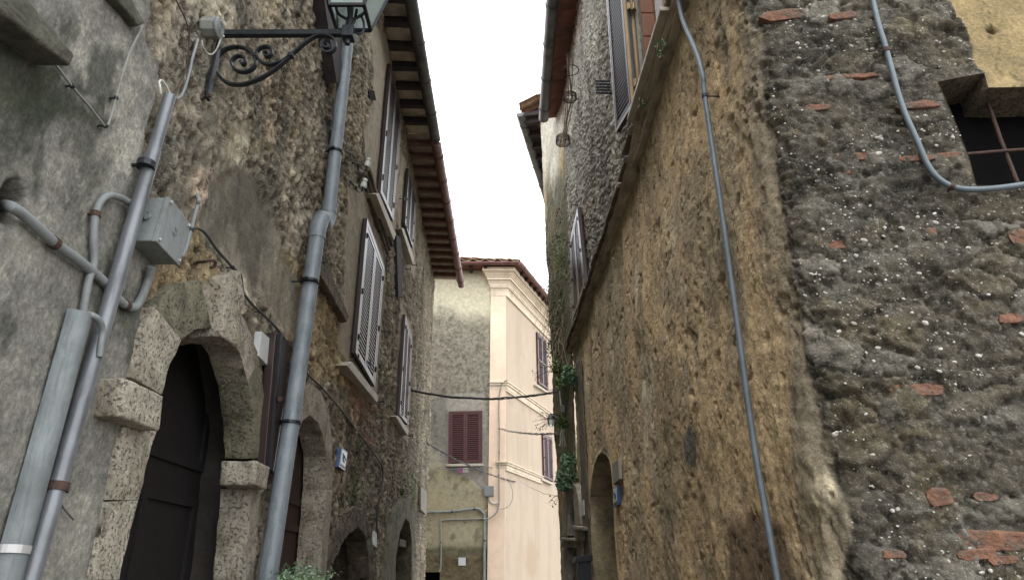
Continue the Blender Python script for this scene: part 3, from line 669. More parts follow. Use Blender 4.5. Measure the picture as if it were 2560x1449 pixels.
eaves(H2, 9.32, 15.2, .385, -1.2, 8.06, 'redbeam', 'redboard', 'gutred', wx, (.075, .09))
gutter(H2, (-1.235, 9.34, 8.06), (-1.235, 15.28, 8.05), .08, 'gutred', 1, 20)
tile_roof(H2, (-1.22, 9.3, 8.22), (-1.22, 15.25, 8.22), (-1, 0, 0), 1.6, 5)
slab(H1, L, [(799, 652), (815, 666), (850, 730), (872, 788), (868, 806), (845, 765), (815, 710), (797, 680)], -.02, .07, 'stone_rim', 'drip_stone', .008, rough=.01, sub=.04)
# projecting slabs top left
slab(H1, L, [(-400, -200), (-90, -200), (110, 40), (186, 136), (176, 165), (-10, 20), (-300, -60)], -.02, .12, 'slabstone', 'string_course', .01, rough=.008, sub=.05)
slab(H1, L, [(262, -60), (300, -60), (352, 40), (364, 58), (346, 66), (318, 30), (285, -10)], -.02, .05, 'slabstone', 'sill', .008, rough=.006, sub=.05)

# ================================================================== RIGHT HOUSE (front face, worn corner, alley face)
r_ = root('corner_house', 'yellow and dark conglomerate house filling the right side, corner towards the viewer', 'house', (1.6, 5, 0)); HR = r_
fx = []; x = 4.6
while x > 1.19: fx.append(x); x -= .009 if x < 2.7 else .1
FXc = np.array(fx); cor = Vector((1.0586, 2.380)); pf = Vector((1.19, 2.507-.12*1.19)); pr = Vector((1.13-.03*2.53, 2.53))
tt = np.linspace(0, 1, 24)[1:-1]
bx = (1-tt)**2*pf.x+2*tt*(1-tt)*cor.x+tt**2*pr.x; by = (1-tt)**2*pf.y+2*tt*(1-tt)*cor.y+tt**2*pr.y
ya = []; y = 2.53
while y < 9.2: ya.append(y); y += max(.009, .0036*y)
ya = np.array(ya+[9.2])
X = np.concatenate([FXc, bx, 1.13-.03*ya]); Y = np.concatenate([2.507-.12*FXc, by, ya]); S = np.concatenate([-FXc, np.linspace(-1.19, 2.53, 24)[1:-1], ya])
nx = np.concatenate([np.full(len(FXc), F.n.x), F.n.x*(1-tt)+R.n.x*tt, np.full(len(ya), R.n.x)]); ny = np.concatenate([np.full(len(FXc), F.n.y), F.n.y*(1-tt)+R.n.y*tt, np.full(len(ya), R.n.y)])
nl = np.hypot(nx, ny); nx /= nl; ny /= nl
Uall = np.concatenate([[0], np.cumsum(np.hypot(np.diff(X), np.diff(Y)))]); UC = Uall[len(FXc)+11]
def s2u(s): return np.interp(s, S, Uall)
fp = lambda *p: st(F, p, 0, True); rpp = lambda *p: st(R, p)
yellow_poly = fp((2372, -300), (2372, 0), (2412, 55), (2436, 115), (2462, 178), (2470, 224), (3400, 224), (3400, -300))
hole_win = fp((2345, 205), (2460, 183), (2469, 220), (2900, 214), (2900, 470), (2440, 462), (2424, 400), (2390, 310))
niche_in = [(1546, 1449), (1537, 1330), (1533, 1220), (1529, 1172), (1524, 1148), (1516, 1134), (1506, 1129), (1496, 1136), (1487, 1158), (1480, 1195), (1476, 1240), (1479, 1330), (1482, 1449)]
hole_niche = [(st(R, [niche_in[0]])[0][0], .02)]+st(R, niche_in)+[(st(R, [niche_in[-1]])[0][0], .02)]
hole_up = [(3.2, 4.79), (4.15, 4.79), (4.15, 6.78), (3.2, 6.78)]
graypatch = rpp((1708, 1100), (1730, 1065), (1745, 1090), (1745, 1150), (1738, 1175), (1715, 1160))
darkbase = rpp((1835, 1290), (1880, 1260), (1960, 1300), (2010, 1449), (2010, 1700), (1780, 1700), (1820, 1420))
upwin_pl = rpp((1478, 480), (1474, 900), (1420, 920), (1428, 560))
def shade_right(U, S_, T_):
    front = 1-sst(-.02, .02, U-(UC+.015)+fbm(U/.3, T_/.35, 61, 6, .62)*.22)
    up = sst(-.02, .02, T_-(4.66+.0*U))*(1-front)
    yl = pmask(yellow_poly, S_, T_, .006, .03, 62, .12)*front
    a = fbm(U/.7, T_/1.1, 63, 6, .6); b = fbm(U/.2, T_/.28, 64, 6, .62); c = fbm(U/.45, T_/.3, 65, 6, .6)
    K = lambda *c: rgb(c, GA*2.0)
    y_ = np.zeros(S_.shape+(3,))+K(134, 116, 90)
    y_ = mix(y_, K(108, 99, 82), sst(-.02, .12, a)*.75); y_ = mix(y_, K(150, 132, 102), sst(.06, .2, b)*.5)
    y_ = mix(y_, K(90, 84, 72), sst(.05, .18, fbm(U/.3, T_/1.4, 98, 6, .62))*.65)
    y_ = mix(y_, K(104, 97, 84)*.6, (1-sst(-.05, .35, U-UC+fbm(U/.2, T_/.3, 59, 5)*.3))*.85)                       # tan darkened round the corner to offset the strong light there
    ck = np.abs(fbm(U/.5+T_*.15, T_/1.1, 201, 7, .6)); y_ = mix(y_, K(60, 52, 42), (1-sst(.0, .008, ck))*sst(0, .1, a+.03)*.7)
    y_ = mix(y_, K(146, 136, 116), sst(.12, .2, fbm(U/.35, T_/.9, 202, 6, .62))*.6)
    y_ = mix(y_, K(96, 84, 64), blob(4.3, 2.3, .8, .5, S_, T_, 66, .5)*.5)
    y_ = mix(y_, K(86, 78, 60), (sst(.35, .0, 4.62-T_) if False else (1-sst(.05, .7, 4.62-T_+fbm(U/.25, T_/2.0, 67, 5)*.9)))*.65*(1-up))   # damp streaks below the ledge
    y_ = mix(y_, K(66, 54, 42), pmask(darkbase, S_, T_, .06, .1, 68)*.85); y_ = mix(y_, K(70, 68, 64), pmask(graypatch, S_, T_, .015, .03, 69)*.9)
    fl = sst(7.6, 9.2, S_)*sst(0, .2, U-UC)
    y_ = mix(y_, K(98, 92, 70), fl*.45)
    K = lambda *c: rgb(c, GA*.66)
    d_ = np.zeros(S_.shape+(3,))+K(92, 86, 74)
    c2 = fbm(U/.35, T_/.16, 70, 6, .62)
    d_ = mix(d_, K(112, 108, 98), sst(.03, .13, c2)*.85); d_ = mix(d_, K(108, 98, 74), sst(.08, .18, fbm(U/.25, T_/.2, 99, 6, .65))*.6); d_ = mix(d_, K(54, 52, 48), sst(.04, .2, -b)*.5)
    d_ = mix(d_, K(112, 102, 76), sst(.14, .24, a)*.6); d_ = mix(d_, K(122, 118, 108), sst(.17, .24, b)*.6)
    w1_, w2_, wid = worley(U/.24+fbm(U/.12, T_/.12, 301, 5, .6)*1.1, T_/.11+fbm(U/.12, T_/.12, 302, 5, .6)*1.3, 303); jn = 1-sst(.02, .14, w2_-w1_); big_st = (wid > .62)*(1-jn)
    d_ = mix(d_, K(128, 123, 112)*(1+.9*b)[..., None], big_st*(wid > .86)*.75); d_ = mix(d_, K(104, 96, 78)*(1+.9*b)[..., None], big_st*(wid < .74)*.55); d_ = mix(d_, K(50, 48, 43), jn*.45)
    ck2 = np.abs(fbm(U/.35, T_/.25, 203, 7, .6)); d_ = mix(d_, K(34, 32, 28), (1-sst(.0, .01, ck2))*.6)
    y2 = np.zeros(S_.shape+(3,))+K(150, 132, 96)*(1+.35*a+.5*b)[..., None]*(1-.55*(1-sst(0, .012, np.abs(fbm(U/.3, T_/.3, 204, 6, .6)))))[..., None]
    d_ = mix(d_, y2, yl)
    K = lambda *c: rgb(c, GA*1.75)
    u_ = np.zeros(S_.shape+(3,))+K(124, 119, 110); u_ = mix(u_, K(84, 80, 76), sst(.02, .16, fbm(U/.3, T_/1.0, 71, 6))*.75)
    u_ = mix(u_, K(160, 152, 132), sst(.08, .16, fbm(U/.5, T_/.9, 72, 6, .6))*.85); u_ = mix(u_, K(118, 108, 98), pmask(upwin_pl, S_, T_, .03, .04, 73)*.8)
    base = mix(y_, d_, front); base = mix(base, u_, up)
    f1, f2, cid = worley(U/.085+fbm(U/.1, T_/.1, 74), T_/.06+fbm(U/.1, T_/.1, 75), 76); edge = sst(.0, .35, f2-f1)
    pits = sst(.13, .2, fbm(U/.07, T_/.075, 77, 4)); big = sst(.2, .27, fbm(U/.16, T_/.2, 78, 3))
    dy = fbm(U/.5, T_/.7, 79, 4)*.06+fbm(U/.03, T_/.05, 80, 4, .65)*.012-sst(.2, .27, fbm(U/.05, T_/.07, 95, 4, .6))*.02-big*.01+fbm(U/.2, T_/.7, 96, 5, .6)*.025+fbm(U/.12, T_/.2, 93, 5, .6)*.012
    df = fbm(U/.3, T_/.22, 81, 5, .6)*.07+(edge-.5)*.012*cid+fbm(U/.03, T_/.025, 82, 4, .65)*.016-pits*.014
    df = df-jn*.009+big_st*.008
    dyl = fbm(U/.04, T_/.04, 83, 4)*.006-.02
    du = fbm(U/.4, T_/.6, 84, 4)*.03+fbm(U/.03, T_/.035, 85, 4, .6)*.014
    cu, ccu = crust(U, T_, .06, 94); c2_, cc2_ = crust(U, T_, .033, 97)
    du = du+cu*.028; dy = dy+c2_*.0035; df = df+cu*.008*(ccu > .6)
    base = base*(1+up*(cu*(ccu-.5)*1.5-.25*(cu < .05))+(1-front)*(1-up)*c2_*(cc2_-.6)*.25+front*(1-yl)*cu*(ccu-.6)*1.2)[..., None]
    d = dy*(1-front)+df*front; d = d*(1-up)+du*up; d = d*(1-yl)+dyl*yl
    # erosion grooves round the worn corner
    cz = np.exp(-((U-UC)/.16)**2); d = d+cz*(fbm(U/.12, T_/.16, 86, 5, .62)*.05-.015)*(1-up)
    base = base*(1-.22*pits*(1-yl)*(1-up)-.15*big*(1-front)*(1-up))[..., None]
    peb = front*(1-yl)*.7+yl*.1+up*1.0+(1-front)*(1-up)*(.3+.4*sst(-.05, .1, b))
    for (hx, hy, rr, pln) in ((1672, 592, .03, R), (1668, 640, .02, R), (2486, 68, .018, F), (1527, 752, .07, R)):
        h = pln.px(hx, hy); uu = s2u(h.y if pln is R else -h.x); m = 1-sst(.5, 1.1, np.hypot((U-uu)/rr, (T_-h.z)/rr)+fbm(U/.03, T_/.03, 87)*.7)
        d = d-m*.05; base = mix(base, K(40, 32, 24), m*.8)
    return np.clip(d, -.1, .06), base, np.clip(peb, 0, 1)
Tr = np.concatenate([np.arange(0, 1.44, .08), np.arange(1.44, 4.62, .0105), np.arange(4.62, 8.95, .015)])
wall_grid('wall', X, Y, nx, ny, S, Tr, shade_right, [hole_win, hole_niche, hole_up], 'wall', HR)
reveal(HR, None, F.n, hole_win, .22, 'stone_rim', Fxyz); reveal(HR, None, R.n, hole_niche, .45, 'ochreplaster', Rxyz, name='niche_reveal')
panel_door(HR, hole_niche, -.4, 'wood', Rxyz, R.n, 1, (0, .5, 1))
mb = MB(); q = [F.px(2300, 150, -.2), F.px(2900, 150, -.2), F.px(2900, 520, -.2), F.px(2300, 520, -.2)]; mb.prism(q, -F.n*.02); mb.build('window_screen', 'inner', HR)
wb = MB(); wb.tube([F.px(2468, 250, -.1), F.px(2500, 345, -.1), F.px(2553, 480, -.1)], .008, 8, smooth=False); wb.build('window_bar', 'rust', HR)
wb = MB(); wb.tube([F.px(2400, 386, -.09), F.px(2480, 379, -.09), F.px(2800, 355, -.09)], .0065, 8, smooth=False); wb.build('window_bar', 'rust', HR)
wb = MB(); wb.tube([F.px(2780, 200, -.1), F.px(2850, 480, -.1)], .008, 8, smooth=False); wb.build('window_bar', 'rust', HR)
# pebbles and brick fragments bedded in the conglomerate front
rnd = np.random.default_rng(5); n = 4600
us = -rnd.uniform(1.1, 2.75, n); ts = rnd.uniform(1.45, 4.3, n); dens = fbm(us/.22, ts/.18, 91, 4); ok = (dens > -.06+rnd.random(n)*.22) & ~inpoly(hole_win, us, ts) & ~inpoly(yellow_poly, us, ts)
us, ts = us[ok], ts[ok]; ds = shade_right(s2u(us), us, ts)[0]
ico = bmesh.new(); bmesh.ops.create_icosphere(ico, subdivisions=2, radius=1); iv = [v.co.copy() for v in ico.verts]; ifc = [tuple(v.index for v in f.verts) for f in ico.faces]; ico.free()
mb = MB()
for s_, t_, d_ in zip(us, ts, ds):
    r = min(.0125, .0022+random.expovariate(1/.0019)); c = Fxyz(s_, t_)+F.n*(d_-r*.12+random.uniform(-.2, .1)*r); ax = random.uniform(.75, 1.5); an = random.uniform(-.6, .6)
    for_ = []
    for v in iv:
        x_, z_ = v.x*ax, v.z*.8; for_.append(c+Vector(((x_*math.cos(an)-z_*math.sin(an))*r, v.y*r*.7, (x_*math.sin(an)+z_*math.cos(an))*r)))
    mb.add(for_, ifc)
o = mb.build('pebble', 'pebble', HR, smooth=True); o['kind'] = 'stuff'
for (bx_, by_, bw, bh) in ((1960, 35, 75, 22), (2108, 42, 45, 14), (2120, 196, 100, 10), (2040, 272, 45, 14), (2158, 388, 90, 18), (2290, 268, 66, 14), (2290, 400, 60, 12), (2098, 606, 66, 22), (2292, 976, 98, 24), (2348, 1243, 46, 30), (2460, 1240, 44, 18), (2480, 1352, 120, 34), (2440, 1385, 70, 20), (2230, 1385, 40, 16), (2545, 596, 36, 28), (2370, 388, 40, 12), (2520, 798, 40, 18), (2330, 578, 16, 16), (2500, 1400, 50, 16), (2116, 430, 36, 8)):
    c = F.px(bx_, by_); sc = c.length/FPX*1.05; hw, hh = bw*sc/2, bh*sc/2; d_ = float(shade_right(s2u(np.array([[-c.x]])), np.array([[-c.x]]), np.array([[c.z]]))[0][0, 0])
    m = MB(); t_ = Vector((1, -.12, 0)).normalized(); pts = []
    for j in range(10):
        an = 2*math.pi*j/10; ca, sa = math.cos(an), math.sin(an); pts.append(c+t_*hw*math.copysign(abs(ca)**.5, ca)*random.uniform(.75, 1.05)+Vector((0, 0, 1))*hh*math.copysign(abs(sa)**.6, sa)*random.uniform(.7, 1.05)+F.n*(d_+.007))
    m.prism(pts, -F.n*.04); m.build('brick', 'brick', HR, bevel=.003, rough=.006, sub=.012)
# ledge: projecting tile drip over a weathered moulding, follows the alley
def ledge():
    # keep one level, slightly settling line along the wall, as in a real string course
    lipz = lambda y: float(np.interp(y, [2.5, 4.2, 4.55, 5.1, 9.3], [4.81, 4.82, 4.68, 4.58, 4.52]))+.02*noise.noise(Vector((y*1.3, 0, 0))); lowz = lambda y: float(np.interp(y, [2.5, 3.1, 3.8, 4.6, 5.9, 7.8, 9.3], [4.72, 4.70, 4.61, 4.54, 4.45, 4.47, 4.47]))+.02*noise.noise(Vector((y*1.1, 4, 0)))
    stn = np.arange(2.5, 9.35, .05)
    prof = [(.0, 0, 0), (.045, -.02, 0), (.05, .12, 0), (.028, .2, 0), (.03, .32, 0), (.058, .4, 0), (.062, .55, 0), (.045, .62, 0), (.075, .74, 0), (.08, .8, 0)]
    mb = MB(); vs = []; 
    for y in stn:
        zl, zh = lowz(y), lipz(y)-.035
        for k, (o, q, _) in enumerate(prof+[(-.03, .8, 0), (-.03, 0, 0)]):
            nn = noise.fractal(Vector((y*5, k*.7, 1)), 1, 2, 4)*.012 if o > 0 else 0
            vs.append(Rxyz(y, zl+(zh-zl)*q)+R.n*(o+nn))
    k = len(prof)+2; fs = [(i*k+j, i*k+(j+1) % k, (i+1)*k+(j+1) % k, (i+1)*k+j) for i in range(len(stn)-1) for j in range(k)]
    fs += [tuple(range(k)), tuple((len(stn)-1)*k+j for j in range(k))]
    mb.add(vs, fs); mb.build('ledge', 'ledge', HR, rough=.006, sub=.06)
    y = 2.5
    mb = MB()
    while y < 9.2:
        l = random.uniform(.28, .36); z = lipz(y+l/2); oo = .105+random.uniform(-.012, .008); z += random.uniform(-.006, .006)
        A = [Rxyz(y+.004, z), Rxyz(y+l, z+random.uniform(-.008, .008)), Rxyz(y+l, z+.035), Rxyz(y+.004, z+.035)]
        if random.random() > .06: mb.prism([p+R.n*oo for p in A], -R.n*(oo+.03))
        y += l
    mb.build('ledge_tiles', 'ledgetile', HR, bevel=.005, rough=.004, sub=.06)
M['ledge'] = plain('weathered_ledge', (158, 144, 122), .95, 0, .45, 9, 1.0, 40, dirt=(92, 80, 66), stretch=(1, .5, 2))
M['ledgetile'] = plain('dark_tile_drip', (110, 96, 80), .95, 0, .4, 9, .8, 40, dirt=(76, 70, 56))
ledge()
# far shuttered window above the ledge
W4 = window(HR, [R.px(*p, .03) for p in ((1434, 598), (1453, 518), (1473, 705), (1441, 798))], R.n, 'shutter', 'slat', 40, .07, label='shuttered window standing on the ledge of the corner house')
for x, y_ in ((1450, 512), (1438, 606)): shutter_dog(R, x, y_, HR, .12)
# near window above the ledge: terracotta reveal, bronze folded frames, one louvred leaf swung out
def near_window():
    wn = root('window', None, None); del wn['label'], wn['category']; wn.parent = HR; wn.location = -org(HR); mb = MB(); mb.box((1.2, 3.68, 6.84), (.2, 0, 0), (0, .6, 0), (0, 0, .05)); mb.box((1.19, 3.16, 5.8), (.2, 0, 0), (0, .04, 0), (0, 0, 1.05)); mb.build('lintel', 'mortar', wn); wn['label'] = 'open window over the ledge with terracotta reveal and one shutter swung out'
    ys_, z0, z1 = 4.16, 4.78, 6.75
    mb = MB()
    for i in range(9):
        zb = z0-.02+i*.235; mb.box((R.px(1610, 100).x+.14-.02, ys_+.06, zb+.115), (.105, 0, 0), (0, .055, 0), (0, 0, .112))
    mb.build('terracotta_reveal', 'terra', wn, bevel=.004)
    mb = MB(); mb.box((1.13-.03*4.2+.1, ys_+.07, (z0+z1)/2), (.125, 0, 0), (0, .052, 0), (0, 0, (z1-z0)/2)); mb.build('mortar', 'mortar', wn)
    # folded bronze stiles standing off the wall beside the reveal
    for i, (xa, wd, mt) in enumerate(((.905, .028, 'gold'), (.937, .016, 'iron'), (.962, .03, 'gold'), (.99, .014, 'gutgrey'))):
        mb = MB(); mb.box((xa, ys_+.035+.01*i, 4.80+.97), (wd/2, 0, 0), (0, .02+.004*(i % 2), 0), (0, 0, .98)); mb.box((xa, ys_+.012+.01*i, 4.80+.97), (wd*.18, 0, 0), (0, .008, 0), (0, 0, .975))
        mb.build('folded_stile', mt, wn, bevel=.002)
    for zc in (5.0, 5.75):
        for xa in (.93, .965):
            mb = MB(); mb.box((xa, ys_-.005, zc), (.016, 0, 0), (0, .012, 0), (0, 0, .035)); mb.tube([(xa, ys_-.018, zc-.03), (xa, ys_-.018, zc+.03)], .008, 8); mb.build('hinge', 'gold', wn, bevel=.002)
    # louvred leaf
    h = Vector((.905, 4.19, 4.80)); fr = Vector((.838, 4.50, 4.80)); up = Vector((0, 0, 1.75)); n_ = (fr-h).cross(Vector((0, 0, 1))).normalized(); n_ = n_ if n_.x < 0 else -n_
    f = quadmap([fr+up, h+up, h, fr], n_); leaf_shutter('shutter', f, 0, 1, wn, 'shutter', 'slat', 40, -.02, .018, None, .1, .035, tilt=.02)
    mb = MB(); cell(mb, f, .1, .9, .04, .96, -.022, -.017); mb.build('shutter_backing', 'inner', wn)
    mb = MB(); cell(mb, f, -.03, .0, 0, 1, -.021, .02); cell(mb, f, .0, 1, .985, 1.0, .0185, .022); mb.build('shutter_edge', 'whiteframe', wn)
    # near leaf, only its lower corner in the frame
    a = Vector((.985, 3.52, 4.82)); b = Vector((.93, 3.30, 4.82)); up2 = Vector((0, 0, 1.5)); n2 = (b-a).cross(Vector((0, 0, 1))).normalized(); n2 = n2 if n2.x < 0 else -n2
    g = quadmap([a+up2, b+up2, b, a], n2); leaf_shutter('shutter', g, 0, 1, wn, 'shutter', 'slat', 46, -.02, .018, None, .14, .05)
    mb = MB(); cell(mb, g, -.06, .0, 0, 1, -.021, .02); mb.build('shutter_edge', 'whiteframe', wn)
    mb = MB(); mb.box((1.17, 3.68, 5.8), (.008, 0, 0), (0, .55, 0), (0, 0, 1.02)); mb.build('pane', 'darkglass', wn)
    mb = MB(); mb.box((1.14, 4.1, 5.8), (.022, 0, 0), (0, .05, 0), (0, 0, 1.0)); mb.box((1.14, 3.26, 5.8), (.022, 0, 0), (0, .05, 0), (0, 0, 1.0)); mb.box((1.12, 3.7, 4.83), (.06, 0, 0), (0, .5, 0), (0, 0, .03)); mb.build('window_frame', 'gold', wn, bevel=.003)
    # marble-like sill strip on top of the ledge
    mb = MB(); f_ = [Rxyz(3.2, 4.765), Rxyz(4.3, 4.755), Rxyz(4.3, 4.79), Rxyz(3.2, 4.795)]; mb.prism([p+R.n*.13 for p in f_], -R.n*.15); mb.build('sill', 'sill', wn, bevel=.004)
near_window()
# eave of the corner house
wxr = lambda y: 1.13-.03*y
ez = 8.85
mb = MB(); y0, y1 = 2.4, 9.75
for i in range(15):
    a, b = y0+(y1-y0)*i/15, y0+(y1-y0)*(i+1)/15-.012; zj = random.uniform(-.006, .006)
    mb.hexa([(.6, a, ez-.03+zj), (wxr(a)+.2, a, ez+.03+zj), (wxr(b)+.2, b, ez+.03+zj), (.6, b, ez-.03+zj)], [(.6, a, ez+.02), (wxr(a)+.2, a, ez+.08), (wxr(b)+.2, b, ez+.08), (.6, b, ez+.02)])
mb.build('eaves_boarding', 'redsoffit', HR, rough=.003, sub=.15)
gutter(HR, (.56, 2.3, ez-.03), (.545, 9.72, ez-.05), .085, 'gutgrey', -1, 24)
tile_roof(HR, (.58, 9.75, ez+.06), (.58, 2.3, ez+.06), (1, 0, 0), 1.3, 4.5)
# ================================================================== MOSSY HOUSE (right, beyond the corner house)
HC = root('mossy_house', 'narrow house overgrown with moss and creepers beyond the corner house on the right', 'house', (1.2, 11, 0))
ya = np.arange(9.2, 10.8, .011); yb = np.arange(10.84, 14, .08)
X = np.concatenate([.854-.0838*(ya-9.2), .72+.2*(yb-10.8)]); Y = np.concatenate([ya, yb]); S = Y.copy()
nn1 = C.n; n2 = Vector((-1, .2, 0)).normalized()
NXc = np.concatenate([np.full(len(ya), nn1.x), np.full(len(yb), n2.x)]); NYc = np.concatenate([np.full(len(ya), nn1.y), np.full(len(yb), n2.y)])
cp_in = [(1419, 1449), (1419, 1338), (1419, 1285), (1421, 1255), (1425, 1243), (1431, 1250), (1435, 1275), (1437, 1316), (1439, 1449)]
cp_out = [(1404, 1449), (1404, 1338), (1406, 1270), (1412, 1225), (1425, 1199), (1440, 1216), (1447, 1253), (1450, 1312), (1452, 1449)]
ai, ao = st(C, cp_in, .04), st(C, cp_out, .04); hc = [(a[0]*.6+b[0]*.4, a[1]*.6+b[1]*.4) for a, b in zip(ai, ao)]; hc = [(hc[0][0], .02)]+hc+[(hc[-1][0], .02)]
def shade_c(U, S_, T_):
    a = fbm(U/.5, T_/.9, 101, 6, .62); b = fbm(U/.15, T_/.3, 102, 6, .62)
    K = lambda *c: rgb(c, GA*1.75)
    c = np.zeros(S_.shape+(3,))+K(96, 90, 70)
    c = mix(c, K(128, 108, 74), sst(.0, .15, a)*.7); c = mix(c, K(58, 58, 40), sst(.0, .16, b)*.7)
    moss = sst(2.9, 3.6, T_+a)*(1-sst(7.2, 8.6, T_+a*3)); c = mix(c, K(62, 60, 44), moss*.85)
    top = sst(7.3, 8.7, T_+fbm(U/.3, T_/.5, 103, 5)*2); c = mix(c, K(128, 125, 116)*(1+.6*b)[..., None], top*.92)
    d = fbm(U/.3, T_/.4, 104, 5)*.06*(1-top*.7)+fbm(U/.05, T_/.06, 105, 4, .6)*.02
    return d, c, .4*(1-top)+.1
Tc = np.concatenate([np.arange(0, 1.4, .1), np.arange(1.4, 9.7, .022)])
wall_grid('wall', X, Y, NXc, NYc, S, Tc, shade_c, [hc], 'wall', HC, lambda y, z: -.0225*(z-EYE)*np.clip((y-9.2)/1.6, 0, 1))
PD = root('portal', None, None); del PD['label'], PD['category']; PD.parent = HC; PD.location = -org(HC); PD['label'] = 'round arched stone portal with capitals, under the lowest bush'
ring((PD, C), C, list(zip(cp_in, cp_out))[1:-1], -.2, .07, 'stone', 'arch_stone', .004, [(0, 1), (1, 2), (2, 4), (4, 5), (5, 6)])
for pts in ([(1404, 1368), (1420, 1368), (1420, 1449), (1404, 1449)], [(1440, 1348), (1453, 1348), (1456, 1449), (1442, 1449)]):
    p_ = [C.px(*q, .05) for q in pts]; p_[2].z = p_[3].z = .02; mb = MB(); mb.prism(p_, -C.n*.22); mb.build('jamb', 'stone', PD, bevel=.005, rough=.003, sub=.08)
slab(PD, C, [(1398, 1342), (1440, 1345), (1438, 1352), (1400, 1349)], -.2, .14, 'stone', 'capital', .004, rough=.003, sub=.05)
slab(PD, C, [(1402, 1349), (1436, 1352), (1436, 1368), (1404, 1366)], -.2, .09, 'stone', 'capital', .004, rough=.003, sub=.05)
slab(PD, C, [(1430, 1312), (1456, 1316), (1456, 1325), (1432, 1322)], -.2, .13, 'stone', 'capital', .004, rough=.003, sub=.05)
slab(PD, C, [(1434, 1322), (1454, 1325), (1454, 1349), (1435, 1347)], -.2, .09, 'stone', 'capital', .004, rough=.003, sub=.05)
reveal(PD, None, C.n, hc, .4, 'stone_rim', Cxyz); panel_door(PD, hc, -.36, 'inner', Cxyz, C.n, 1, (0, .5, 1))  # near-black backing carries the shade inside the portal opening
tile_roof(HC, (.12, 10.55, 9.72), (.82, 14, 9.72), (.98, -.2, 0), 1.5, 4)
mb = MB(); mb.hexa([(.2, 10.72, 9.6), (.75, 10.6, 9.6), (1.5, 13.9, 9.6), (.85, 14, 9.6)], [(.2, 10.72, 9.68), (.75, 10.6, 9.68), (1.5, 13.9, 9.68), (.85, 14, 9.68)]); mb.build('eaves_boarding', 'beam', HC)
for i in range(8):
    y = 10.85+i*.4; x = .2+.21*(y-10.7); mb = MB(); mb.bar((x+.02, y, 9.55), (x+.55, y-.1, 9.57), .08, .1); mb.build('rafter', 'beam', HC, bevel=.006)
gutter(HC, (.15, 10.62, 9.6), (.80, 13.8, 9.6), .08, 'gutgrey', 1, 12)
mb = MB(); e = [(.56, 10.79, 9.55), (1.9, 10.4, 9.55), (1.9, 10.4, 10.4), (.3, 10.84, 9.72)]; mb.prism(e, (0, .25, 0)); mb.build('gable', 'stone_rim', HC, rough=.01, sub=.1)

# ================================================================== END HOUSE
HE = root('end_house', 'house closing the alley, half bare stucco and half fresh pink render', 'house', (-1, 20, 0))
K2 = lambda *c: rgb(c, .74)
ef = lambda *p: st(E, p, 0, True)
winpatch = ef((1090, 1010), (1110, 985), (1215, 975), (1223, 1100), (1222, 1165), (1215, 1240), (1180, 1200), (1120, 1180), (1100, 1150))
hdoor = ef((1000, 1430), (1100, 1428)); hdoor = [hdoor[0], hdoor[1], (hdoor[1][0], .02), (hdoor[0][0], .02)]
def shade_e(U, S_, T_):
    a = fbm(S_/.9, T_/.9, 111, 6, .62); b = fbm(S_/.3, T_/.35, 112, 6, .62); c = fbm(S_/.07, T_/.07, 113, 4, .65)
    K2 = lambda *c: rgb(c, 1.15)
    base = np.zeros(S_.shape+(3,))+K2(150, 144, 128)
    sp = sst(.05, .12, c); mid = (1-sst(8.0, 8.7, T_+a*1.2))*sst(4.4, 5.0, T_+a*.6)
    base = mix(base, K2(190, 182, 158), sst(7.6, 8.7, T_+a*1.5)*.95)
    base = mix(base, K2(108, 104, 92), sp*mid*.7); base = mix(base, K2(176, 170, 152), sst(.03, .12, -c)*mid*.6)
    base = mix(base, K2(112, 106, 92), sst(.02, .18, a)*mid*.5)
    low = 1-sst(4.0, 4.35, T_+b*.6); base = mix(base, K2(156, 147, 122), low)
    base = mix(base, K2(98, 94, 74), low*sst(.03, .2, b+a*.5)*.7); base = mix(base, K2(156, 144, 116), low*sst(.06, .2, -b)*.6)
    wp = pmask(winpatch, S_, T_, .04, .12, 114, .3); base = mix(base, K2(142, 137, 128)*(1+.4*b)[..., None], wp*.95)
    base = mix(base, K2(100, 98, 90), blob(1.9, 5.3, .2, .9, S_, T_, 115)*.6)
    bot = 1-sst(1.95, 2.15, T_+b*.3); base = mix(base, K2(96, 82, 56), bot*.85)
    base = mix(base, K2(62, 64, 44), np.exp(-((T_-2.12+b*.2)/.1)**2)*.75)
    d = fbm(S_/.05, T_/.05, 116, 3, .6)*.02*mid+fbm(S_/.8, T_/.8, 117, 3)*.03+bot*fbm(S_/.12, T_/.12, 118, 4)*.05-wp*.01
    return d, base, mid*(1-wp)*.9+bot*.5+.05
xs = np.concatenate([np.arange(-7, -2.6, .25), np.arange(-2.6, -.59, .022), [-.59]])
Te = np.concatenate([np.arange(0, 1.3, .1), np.arange(1.3, 9.7, .024)])
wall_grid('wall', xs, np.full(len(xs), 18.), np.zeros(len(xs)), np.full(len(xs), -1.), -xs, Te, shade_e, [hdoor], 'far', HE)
reveal(HE, None, E.n, hdoor, .4, 'stone_rim', Exyz)
mb = MB(); mb.prism([Vector((-hdoor[1][0]+.2, 18.3, 2.3)), Vector((-hdoor[0][0]-.4, 18.3, 2.3)), Vector((-hdoor[0][0]-.4, 18.3, 0)), Vector((-hdoor[1][0]+.2, 18.3, 0))], (0, .04, 0)); mb.build('door', 'inner', HE)  # near-black sheet standing in for the shade inside the doorway
